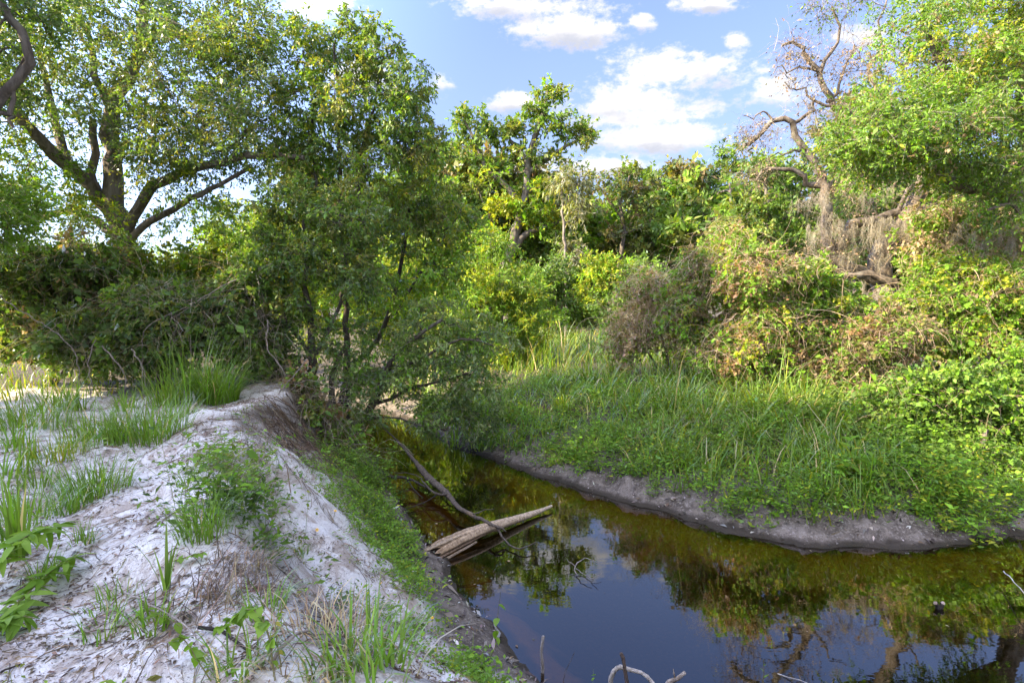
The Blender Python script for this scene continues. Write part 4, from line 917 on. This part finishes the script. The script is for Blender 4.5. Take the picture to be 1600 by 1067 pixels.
# leafy weeds as single plants
def weed(label, px, py, n, h, sp, pal, L=.06, W=.025, per=18, group=None):
    p = hit(px, py); X = p[0] + rng.normal(0, sp, n); Yy = p[1] + rng.normal(0, sp, n)
    mb = small_plants(X, Yy, h, L, W, pal, per, .004, .09); o = mb.build('leafy_weed', M_SOFT, origin=p); return tag(o, label, 'weed', group)
weed('dark leafy weed on the crest between the sand flat and the slope', 368, 805, 80, .26, .18, [(DARK, 3), (MID, 4), (FRESH, 1)], .05, .022)
weed('leafy weed higher up the crest with yellowish shoots', 378, 735, 60, .22, .24, [(MID, 3), (OLIVE, 2), (FRESH, 2)], .05, .022)
weed('small weed seedling alone on the sand slope', 428, 862, 3, .10, .02, [(MID, 2), (DARK, 1)], .04, .018, 8)
weed('grey green weed at the corner of sand and ground cover', 560, 960, 14, .13, .10, [((.10, .15, .07), 3), (MID, 1)], .04, .014)
weed('big leafy herb bush on the mud at the right', 1480, 800, 70, .48, .30, [(FRESH, 4), (YEL, 2), (MID, 1)], .08, .032, 22)
weed('broad leaved herb among the grass above the mud', 1335, 770, 16, .5, .12, [(FRESH, 4), (YEL, 1)], .17, .06, 12)
weed('low herb spilling onto the grey mud in the middle', 1215, 790, 20, .22, .18, [(FRESH, 3), (MID, 2)], .06, .025)
weed('dense green weeds above the mud below the leaning willow', 905, 715, 60, .32, .30, [(FRESH, 3), (MID, 3)], .07, .03)
weed('small weed growing out of the mud shelf', 1025, 765, 10, .18, .06, [(FRESH, 3), (MID, 1)], .05, .02)
weed('weed at the water edge under the sand slope', 590, 760, 60, .30, .22, [(MID, 3), (DARK, 2), (FRESH, 1)], .05, .022)
weed('bushy green weed between the sand slope and the dead branch', 560, 740, 50, .32, .22, [(MID, 3), (FRESH, 2), (DARK, 1)], .05, .022)

rng = np.random.default_rng(112)
# litter on the sand: dead leaves and twigs
def near_bank(x, y):
    dl, _ = bank(x, y); return sstep(dl, .5, .9) * np.clip((3.2 / np.hypot(x, y)) ** 1.0, 0, 1) * np.clip(.6 + 1.9 * fbm(x * 1.7, y * 1.7, 81, 4), .06, 1) * (y > .8) * (x > -1.0 * y - .3)
X, Yy = scatter(150000, -7, 1.6, .9, 10, near_bank); n = len(X)
mb = MB(); d = np.c_[rng.normal(0, 1, (n, 2)), rng.normal(0, .18, n)]; nr = np.c_[rng.normal(0, .35, (n, 2)), np.ones(n)]
L = rng.uniform(.012, .045, n); mb.leaves(np.c_[X, Yy, ground_z(X, Yy) + .004], d, nr, L, L * rng.uniform(.18, .5, n), pick_cols(n, [(BROWN, 3), ((.10, .075, .055), 3), (TAN, 2), (GREY, 2)], None, .3), fold=.25)
X, Yy = scatter(36000, -6.5, 1.6, .9, 10, near_bank); n = len(X)
th = rng.uniform(0, 6.28, n); L = np.exp(rng.normal(-2.5, .6, n)); m = 4
dv = np.c_[np.cos(th), np.sin(th)]; bend_ = np.c_[-dv[:, 1], dv[:, 0]] * rng.normal(0, .18, (n, 1)); pts = []
for k in range(m):
    t = k / (m - 1) - .5; xy = np.c_[X, Yy] + dv * (L * t)[:, None] + bend_ * (L * (t * t))[:, None]; pts.append(np.c_[xy, ground_z(xy[:, 0], xy[:, 1]) + .005 + .01 * rng.random(n)])
mb.ribbons(np.stack(pts, 1), .0045 * np.exp(rng.normal(0, .4, n)), pick_cols(n, [(BROWN, 3), (TAN, 2), (GREY, 2), ((.09, .07, .055), 2)], None, .25))
mb.build('leaf_litter', M_DRY, kind='stuff')
X, Yy = scatter(26000, -5, 1, 2.2, 9.5, lambda x, y: (bank(x, y)[0] > .55) * (bank(x, y)[0] < 2.9) * np.clip(-.12 + 2.2 * fbm(x * 1.2 + y * .5, y * 2.6, 83, 4), 0, 1)); n = len(X)
th = rng.normal(2.3, .7, n); L = np.exp(rng.normal(-2.2, .5, n)); dv = np.c_[np.cos(th), np.sin(th)]; pts = []
for k in range(4):
    t = k / 3 - .5; xy = np.c_[X, Yy] + dv * (L * t)[:, None] + rng.normal(0, .006, (n, 2)); pts.append(np.c_[xy, ground_z(xy[:, 0], xy[:, 1]) + .004 + .014 * rng.random(n)])
mb = MB(); mb.ribbons(np.stack(pts, 1), .005 * np.exp(rng.normal(0, .35, n)), pick_cols(n, [(BROWN, 3), (TAN, 1.5), ((.09, .07, .05), 3)], None, .25)); mb.build('straw_litter', M_DRY, kind='stuff')
# roots, stones and scraps of drift on the grey mud
X, Yy = scatter(24000, -4, 11, 7, 16, lambda x, y: ((bank(x, y)[1] > .03) * (1 - sstep(bank(x, y)[1], .9, 1.5)))); n = len(X)
X2, Y2 = scatter(9000, -3, 2.2, 2.6, 9, lambda x, y: (bank(x, y)[0] > .03) * (1 - sstep(bank(x, y)[0], .4, .8))); X, Yy = np.r_[X, X2], np.r_[Yy, Y2]; n = len(X)
mb = MB(); d = np.c_[rng.normal(0, 1, (n, 2)), rng.normal(0, .3, n)]; nr = np.c_[rng.normal(0, .5, (n, 2)), np.ones(n)]
L = np.exp(rng.normal(-3.0, .55, n)); mb.leaves(np.c_[X, Yy, ground_z(X, Yy) + .008], d, nr, L, L * rng.uniform(.12, .5, n), pick_cols(n, [((.06, .05, .045), 3), (GREY, 3), (BROWN, 1), ((.33, .32, .31), 1)], None, .3), fold=.3)
mb.build('mud_debris', M_DRY, kind='stuff')

X, Yy = scatter(9000, -6, 9, 3, 16, lambda x, y: (bank(x, y)[0] < -.02) * (bank(x, y)[1] < -.02) * np.clip(.02 + .5 * (np.minimum(-bank(x, y)[0], -bank(x, y)[1]) < .22) + .35 * (fbm(x * .8, y * .8, 95, 3) > .35), 0, 1) * .35); n = len(X)
mb = MB(); d = np.c_[rng.normal(0, 1, (n, 2)), np.zeros(n)]; nr = np.c_[rng.normal(0, .05, (n, 2)), np.ones(n)]; L = rng.uniform(.012, .05, n)
mb.leaves(np.c_[X, Yy, np.full(n, .006)], d, nr, L, L * rng.uniform(.2, .6, n), pick_cols(n, [(BROWN, 3), (TAN, 2), (STRAW, 1), (OLIVE, 2)], None, .3), fold=.05, droop=0)
mb.build('floating_leaves', M_DRY, kind='stuff')
rng = np.random.default_rng(113)
# ------------------------------------------------------------------ fallen wood
def stick(name, label, cat, pts, r0, r1, col=GREY, sides=7, wig=.01, twigs=(), group=None, step=.08):
    """a bare branch; twigs are (points, r0, r1) fixed to it"""
    P = smooth_path(pts, step, wig); mb = MB(); mb.tube(P, (np.linspace(r0, r1, len(P)) if np.isscalar(r0) else np.interp(np.linspace(0, 1, len(P)), np.linspace(0, 1, len(r0)), r0)) * (1 + .08 * rng.normal(0, 1, len(P))), sides, col, .06, cap=True)
    o = mb.build(name, M_DRIFT, origin=P[0], smooth=True); tag(o, label, cat, group)
    for tp, a, b_ in twigs:
        T = smooth_path(tp, step, wig); m2 = MB(); m2.tube(T, np.linspace(a, b_, len(T)), 5, np.array(col) * .85, .05, cap=True); m2.build('twig', M_DRIFT, o, P[0], smooth=True)
    return o
def wp(px, py, z=0.0):
    """point at height z on the ray of a photo pixel"""
    d = at(px, py, 1.0) - CAM; return CAM + d * ((z - CAM[2]) / d[2])

# split trunk lying in the water: three long wedges of broken wood that run together into one spar
a0, a1 = wp(668, 868, .06), wp(862, 787, .10)
ax = norm(a1 - a0); sd = norm(np.cross(ax, [0, 0, 1])); upv = np.cross(sd, ax); Lg = np.linalg.norm(a1 - a0)
log = thing('fallen_log', 'pale split log with a jagged broken butt lying across the dark water', 'log', a0)
def wedge(name, off, w0, h0, t0, t1, col, seed):
    """broken grain wedge: flat faceted section that narrows along the log and ends in splinters"""
    r = np.random.default_rng(seed); n = 22; S_ = 9; t = np.linspace(t0, t1, n); V = np.zeros((n, S_, 3))
    prof = r.uniform(.72, 1.15, S_)
    for i, ti in enumerate(t):
        u = (ti - t0) / (t1 - t0); f = np.interp(ti, [0, .25, .5, .7, 1.0], [1.0, .80, .44, .36, .16])
        for j in range(S_):
            th = j / S_ * 2 * np.pi
            tj = ti - (r.random() * .16 * (1 - u) ** 6 if i == 0 else 0) * (1 if t0 < .02 else .3)
            rr = prof[j] * (1 + .05 * r.normal())
            V[i, j] = a0 + ax * (tj * Lg) + sd * (off[0] * f + math.cos(th) * w0 * f * rr) + upv * (off[1] * f + math.sin(th) * h0 * f * rr + .03 * math.sin(ti * 4))
    mb = MB(); i = np.arange(n - 1)[:, None] * S_; j = np.arange(S_)[None]; j2 = (j + 1) % S_
    cols = np.array(col) * np.exp(r.normal(0, .22, (1, S_, 1))) * np.exp(r.normal(0, .06, (n, S_, 1)))
    mb.add(V, np.stack([i + j, i + j2, i + S_ + j2, i + S_ + j], -1), cols)
    for e in (0, n - 1):
        cc = V[e].mean(0) + ax * (.10 if e == 0 else -.0); vv = np.vstack([V[e], cc[None]])
        mb.add(vv, np.array([[k, (k + 1) % S_, S_, S_] for k in range(S_)]) if False else np.array([[k, (k + 1) % S_, (k + 2) % S_, S_] for k in range(0, S_ - 1, 2)]), np.array(col) * .45)
    return mb.build(name, M_DRIFT, log, a0)
def log_body():
    r = np.random.default_rng(5); n, S_ = 46, 26; th = np.arange(S_) / S_ * 2 * np.pi; t = np.linspace(0, 1, n)
    ridge = r.uniform(.80, 1.14, S_); tone = np.exp(r.normal(-.05, .42, S_)); jag = np.abs(r.normal(0, .05, S_)); V = np.zeros((n, S_, 3)); cols = np.zeros((n, S_, 3))
    wprof = np.interp(t, [0, .1, .3, .5, .62, .8, 1], [.105, .11, .095, .07, .056, .045, .018]); hprof = np.interp(t, [0, .1, .3, .5, .62, .8, 1], [.095, .10, .09, .07, .056, .044, .018])
    for i in range(n):
        fade = np.clip(1.2 - t[i] * 1.3, .15, 1); rr = 1 + (ridge - 1) * fade + .025 * r.normal(0, 1, S_)
        rr = np.where((t[i] < .47) & (np.sin(th) < -.1) & (np.cos(th) > .0), rr * (.62 + .5 * t[i]), rr)
        tt = t[i] + jag * (1 - t[i]) ** 8
        V[i] = a0 + ax * (tt * Lg)[:, None] + sd * (np.cos(th) * wprof[i] * rr)[:, None] + upv * (np.sin(th) * hprof[i] * rr + .035 * math.sin(t[i] * 5))[:, None]
        base = np.array([.52, .375, .235]) * (1 - t[i]) + np.array([.58, .48, .36]) * t[i]
        cols[i] = base * (1 + (tone - 1) * fade)[:, None] * np.exp(r.normal(0, .07, (S_, 1)))
    mb = MB(); i = np.arange(n - 1)[:, None] * S_; j = np.arange(S_)[None]; j2 = (j + 1) % S_
    mb.add(V, np.stack([i + j, i + j2, i + S_ + j2, i + S_ + j], -1), cols)
    c0 = np.vstack([V[0], (V[0].mean(0) + ax * .14)[None]]); mb.add(c0, np.array([[k, (k + 1) % S_, (k + 2) % S_, S_] for k in range(0, S_, 2)]), np.array([.10, .07, .05]))
    return mb.build('trunk', M_DRIFT, log, a0)
log_body()
for q, (o1, o2, w_, h_, t0_, t1_, c_) in enumerate([(-.09, .05, .030, .020, -.04, .26, (.30, .21, .14)), (.02, .095, .035, .014, -.07, .30, (.46, .36, .25)), (.12, -.03, .028, .016, .02, .38, (.27, .19, .13)), (.15, -.07, .030, .015, .10, .30, (.36, .28, .20))]):
    wedge('splinter', (o1, o2), w_, h_, t0_, t1_, c_, 20 + q)

# rotten branch that lies from the left bank over the log
stick('fallen_branch', 'dark rotten branch lying in the creek with its end on the split log', 'branch',
      [wp(598, 668, .75), wp(622, 690, .5), wp(645, 716, .30), wp(668, 745, .22), wp(700, 772, .18), wp(715, 792, .15), wp(740, 805, .14), wp(775, 822, .20), wp(790, 830, .12)], [.014, .022, .034, .052, .062, .05, .04, .032, .026, .012], .022, (.14, .115, .095),
      twigs=[([wp(775, 822, .18), wp(790, 845, .06), wp(812, 857, .05), wp(838, 846, .10)], .018, .006), ([wp(700, 772, .2), wp(678, 770, .22), wp(650, 742, .25), wp(615, 738, .28)], .018, .006), ([wp(738, 803, .2), wp(765, 796, .25), wp(772, 795, .3)], .010, .004)])
stick('fallen_branch', 'thin black forked branch reaching from the left bank over the bright water', 'branch',
      [wp(565, 722, .45), wp(590, 735, .35), wp(612, 745, .28), wp(640, 748, .22), wp(672, 765, .14), wp(700, 775, .12)], .032, .010, (.06, .05, .045),
      twigs=[([wp(636, 750, .2), wp(650, 768, .10), wp(662, 778, .02)], .012, .006), ([wp(686, 771, .14), wp(660, 786, .06), wp(628, 798, .02)], .012, .006), ([wp(640, 749, .2), wp(622, 762, .1)], .010, .005)])
stick('dead_twig', 'spray of pale dead twigs standing out of the water in mid creek', 'twig', [wp(905, 905, -.05), wp(898, 885, .06), wp(915, 872, .12), wp(935, 880, .16)], .008, .003, (.36, .31, .27), 5,
      twigs=[([wp(900, 888, .05), wp(912, 898, .06), wp(925, 905, .05)], .006, .003), ([wp(898, 884, .06), wp(885, 872, .10)], .005, .002), ([wp(928, 896, .0), wp(926, 905, .02), wp(940, 896, .05)], .005, .002)], step=.05)
# bleached branches at the bottom of the picture, on the toe of the near bank
def q3(px, py, Y): return at(px, py, Y)
p0 = wp(842, 1075, .0)
stick('driftwood_stake', 'upright pale driftwood stick standing out of the water at the bottom', 'stick', [q3(844, 1110, 4.75), q3(847, 1060, 4.72), q3(846, 1020, 4.70), q3(849, 993, 4.70)], .017, .011, (.42, .38, .34), 7)
stick('driftwood_branch', 'bleached crooked branch arching out of the water at the bottom', 'branch', [q3(952, 1110, 4.3), q3(955, 1060, 4.3), q3(963, 1042, 4.3), q3(975, 1043, 4.3), q3(1000, 1052, 4.25), q3(1020, 1066, 4.2), q3(1040, 1100, 4.1)], .022, .014, (.46, .42, .37), 8)
stick('driftwood_stake', 'short dark broken stick leaning across the bleached branch', 'stick', [q3(982, 1110, 4.2), q3(978, 1060, 4.22), q3(974, 1036, 4.24), q3(970, 1020, 4.25)], .018, .013, (.12, .09, .075), 7)
stick('driftwood_branch', 'pale broken branch end jutting up right of the crooked one', 'branch', [q3(1010, 1110, 4.2), q3(1046, 1066, 4.15), q3(1070, 1050, 4.1)], .018, .016, (.40, .34, .28), 7, twigs=[([q3(1055, 1062, 4.13), q3(1052, 1045, 4.13)], .008, .004)])
stick('reed_stem', 'thin white dead reed slanting over the water at the right edge', 'reed', [wp(1568, 892, .12), wp(1590, 915, .16), wp(1625, 955, .22)], .006, .005, (.6, .56, .5), 5)
stick('reed_stem', 'thin dark reed slanting out of the water near the bottom', 'reed', [wp(880, 1064, .0), wp(890, 1035, .12), wp(898, 1018, .2)], .003, .002, (.10, .085, .07), 4)
stick('reed_stem', 'pale reed stalk lying in the water at the bottom right', 'reed', [wp(1215, 1052, .0), wp(1250, 1062, .03), wp(1290, 1080, .05)], .005, .003, (.5, .46, .4), 5)
# small broken stump in the creek with two pale ends
b = wp(1466, 950, 0); st = thing('broken_stump', 'small black stump with two pale broken tips out in the creek', 'stump', b)
for pts, r in (([(0, 0, -.15), (0, 0, .0), (-.03, 0, .055)], .022), ([(0, 0, -.1), (.035, 0, .02), (.042, 0, .06)], .018)):
    mb = MB(); mb.tube(smooth_path([b + np.array(q) for q in pts], .02, .002), r, 8, (.05, .042, .035), .10, cap=True); mb.build('stub', M_DRIFT, st, b, smooth=True)
for dx in (-.032, .044):
    mb = MB(); mb.tube([b + [dx, 0, .05], b + [dx * 1.1, 0, .064], b + [dx * 1.2, 0, .072]], [.02, .017, .007], 7, (.46, .36, .29), .14, cap=True); mb.build('broken_tip', M_DRIFT, st, b)
# sticks lying on the sand
stick('dead_cane', 'long pale dead stem lying over the crest in front', 'stick', [hit(195, 940) + [0, 0, .05], hit(235, 972) + [0, 0, .09], hit(290, 1005) + [0, 0, .07], hit(332, 1052) + [0, 0, .05]], .005, .003, (.42, .37, .32), 5)
stick('dead_stick', 'black stick lying on the sand below the crest', 'stick', [hit(310, 988) + [0, 0, .02], hit(345, 998) + [0, 0, .02], hit(385, 1020) + [0, 0, .015]], .008, .006, (.04, .035, .03), 6)
stick('dead_stick', 'pale root sloping through the straw at the bottom of the sand', 'stick', [hit(425, 1045) + [0, 0, .02], hit(452, 1018) + [0, 0, .05], hit(482, 996) + [0, 0, .03]], .009, .006, (.33, .28, .24), 6)
stick('dead_stick', 'short brown twig lying on the white sand slope', 'stick', [hit(380, 925) + [0, 0, .012], hit(402, 926) + [0, 0, .014], hit(424, 926) + [0, 0, .012]], .006, .004, (.19, .13, .09), 5)
stick('dead_stick', 'thin dark root lying in the lower left corner', 'stick', [hit(2, 1058) + [0, 0, .015], hit(18, 1050) + [0, 0, .02], hit(34, 1042) + [0, 0, .015]], .005, .003, (.06, .05, .045), 5)
stick('dead_stick', 'weathered broken branch leaning on the mud under the willow', 'stick', [hit(776, 696) + [0, 0, .03], hit(770, 683) + [0, 0, .1], hit(762, 674) + [0, 0, .2]], .03, .02, (.34, .26, .2), 6)
# grey dead sticks in the bramble heap
for q, (label, pts) in enumerate([
    ('long pale cane arching out of the dark mound at the left', [(0, 462, 9.6), (40, 490, 9.5), (90, 522, 9.4), (120, 560, 9.3)]),
    ('forked grey stick standing in front of the bramble heap', [(140, 585, 9.2), (142, 550, 9.2), (150, 530, 9.2)]),
    ('grey stick leaning to the right in the bramble heap', [(160, 540, 9.3), (185, 570, 9.2), (195, 588, 9.2)]),
    ('pale cane sweeping across the brambles below the oak limb', [(225, 520, 9.6), (290, 480, 9.6), (360, 440, 9.8), (410, 418, 10)]),
    ('bent grey cane curving down beside the round laurel', [(418, 500, 9.5), (418, 545, 9.4), (440, 575, 9.3), (452, 600, 9.3)]),
    ('pale stick slanting over the brown root fringe', [(430, 620, 9), (452, 596, 9), (480, 560, 9.2)]),
    ('white broken stick at the middle of the bramble heap', [(205, 545, 9.2), (215, 562, 9.1), (222, 575, 9.1)])]):
    P = [at(*p) for p in pts]; k_end = min(range(len(P)), key=lambda i: P[i][2]); 
    foot = P[k_end].copy(); foot[2] = gz(foot[0], foot[1]); P = ([foot] + P) if k_end == 0 else (P + [foot])
    stick('dead_cane', label, 'stick', P, .011, .008, (.30, .26, .225), 5, .02)

# ------------------------------------------------------------------ plants with large leaves in front
def leaf_mesh(L, W, col, lobes=0):
    """one broad leaf: outline fan folded on its midrib, notched when lobed"""
    n = 9; t = np.linspace(0, 1, n); w = W * .5 * np.sin(np.pi * np.clip(t, .02, .985) ** .75) ** .8
    if lobes: w = W * .5 * np.interp(t, [0, .06, .2, .34, .46, .6, .72, .86, 1], [.25, .75, 1.05, .80, .92, .55, .50, .22, .02])
    z = -.25 * L * t ** 2
    mid = np.c_[t * L, 0 * t, z]; l = np.c_[t * L, w, z + w * .25]; r = np.c_[t * L, -w, z + w * .25]
    mb = MB(); V = np.stack([l, mid, r], 1); i = np.arange(n - 1)[:, None] * 3
    q = np.concatenate([np.c_[i, i + 1, i + 4, i + 3], np.c_[i + 1, i + 2, i + 5, i + 4]])
    mb.add(V, q, np.array(col)); return mb
def leafy_stem(name, label, cat, pts, r, nleaf, L, W, pal, group=None, lobes=0, droop=.3, t0=.2):
    """a stem that carries single broad leaves: thing > stem, leaf, leaf.001 ..."""
    P = smooth_path(pts, .05, .004); root = thing(name, label, cat, P[0], group)
    mb = MB(); mb.tube(P, np.linspace(r, r * .5, len(P)), 5, (.13, .12, .05)); mb.build('stem', M_SOFT, root, P[0], smooth=True)
    ms = [leaf_mesh(L, W, np.array(c) * math.exp(rng.normal(0, .12)), lobes).mesh('leaf', M_SOFT) for c, _ in pal for _k in (0, 1)]
    for k in range(nleaf):
        t = t0 + (1 - t0) * (k + rng.random() * .5) / nleaf; p = P[min(int(t * (len(P) - 1)), len(P) - 1)]
        o = bpy.data.objects.new('leaf', ms[rng.integers(len(ms))]); COL.objects.link(o); o.parent = root; o.location = p - P[0]
        o.rotation_euler = (rng.normal(0, .35), rng.normal(droop, .3), k * 2.4 + rng.normal(0, .4)); s = rng.uniform(.7, 1.15); o.scale = (s, s, s)
    return root
VP = [(FRESH, 3), ((.13, .21, .03), 2), (MID, 1)]
h = lambda x, y, z=0: hit(x, y) + np.array([0, 0, z])
leafy_stem('grape_vine', 'grape vine with broad lobed leaves at the bottom of the slope', 'vine', [h(430, 1064), h(425, 1050, .12), h(400, 1040, .22), h(365, 1040, .2), h(335, 1050, .14)], .004, 34, .05, .054, VP, lobes=2)
leafy_stem('grape_vine', 'reddish vine shoot with few leaves left of the grape vine', 'vine', [h(330, 1066), h(300, 1050, .10), h(280, 1045, .12), h(262, 1055, .10)], .003, 12, .05, .05, VP, lobes=2)
leafy_stem('vine_shoot', 'yellowing leafy shoot rising from the grape vine', 'vine', [h(440, 1050, .02), h(432, 1010, .1), h(448, 990, .12)], .003, 9, .035, .02, [((.22, .2, .03), 2), (FRESH, 1)])
leafy_stem('vine_shoot', 'leafy vine lying over the withered grass on the crest', 'vine', [h(200, 985, .02), h(225, 975, .06), h(255, 985, .06), h(285, 1000, .05)], .003, 14, .05, .035, VP)
leafy_stem('vine_shoot', 'pale leafy shoot at the upper end of the crest grass', 'vine', [h(270, 885, .02), h(300, 882, .05), h(325, 878, .06)], .003, 12, .045, .03, VP)
leafy_stem('climbing_vine', 'slender upright vine with heart shaped leaves in front of the water', 'vine', [q3(748, 1085, 4.2), q3(758, 1045, 4.2), q3(775, 1005, 4.2), q3(777, 965, 4.2), q3(782, 925, 4.2)], .003, 9, .07, .05, VP, t0=.0, droop=.7)
leafy_stem('goldenrod', 'lime green leafy weed bending into the left edge in front', 'weed', [h(-60, 960), h(-20, 940, .14), h(40, 905, .22), h(105, 870, .2)], .005, 64, .13, .036, VP, droop=.1)
leafy_stem('goldenrod', 'second leafy weed bending over the sand in front at the left', 'weed', [h(-20, 990), h(30, 965, .08), h(80, 930, .12), h(125, 890, .10)], .004, 60, .12, .033, VP, droop=.1)
leafy_stem('goldenrod', 'lowest leafy weed at the left edge in front', 'weed', [h(-60, 1010), h(-20, 1000, .06), h(20, 990, .08), h(55, 985, .06)], .004, 50, .11, .032, VP, droop=.1)
leafy_stem('herb_sprout', 'small bright leaf sprout alone at the bottom right of the water', 'weed', [q3(1192, 1090, 4.3), q3(1193, 1050, 4.3), q3(1193, 1030, 4.3)], .004, 3, .07, .02, VP, droop=-.9, t0=.5)

# yellow flowers on the bank
pm = None
for q, (x, y) in enumerate([(333, 789), (521, 812), (572, 799), (603, 929), (544, 988), (676, 980), (577, 743), (497, 830), (640, 900), (545, 1000)]):
    p = hit(x, y); root = thing('yellow_flower', 'small yellow flower among the green leaves of the near bank', 'flower', p, 'yellow flowers on the near bank')
    if pm is None:
        mb = MB(); a = np.arange(8) / 8 * 2 * np.pi; d = np.c_[np.cos(a), np.sin(a), np.full(8, .25)]
        mb.leaves(np.tile([[0, 0, .10]], (8, 1)) + d * .003, d, np.tile([[0, 0, 1.]], (8, 1)), .016, .009, np.tile([[.75, .42, .02]], (8, 1)))
        pm = mb.mesh('petals', M_SOFT); mb = MB(); mb.tube([(0, 0, 0), (.003, 0, .05), (0, 0, .10), (0, 0, .105)], [.002, .0015, .004, .002], 6, (.12, .13, .03)); sm = mb.mesh('stem', M_SOFT)
    for nm, me in (('petals', pm), ('stem', sm)):
        o = bpy.data.objects.new(nm, me); COL.objects.link(o); o.parent = root
    root.rotation_euler = (rng.normal(.2, .3), rng.normal(0, .3), rng.uniform(0, 6))
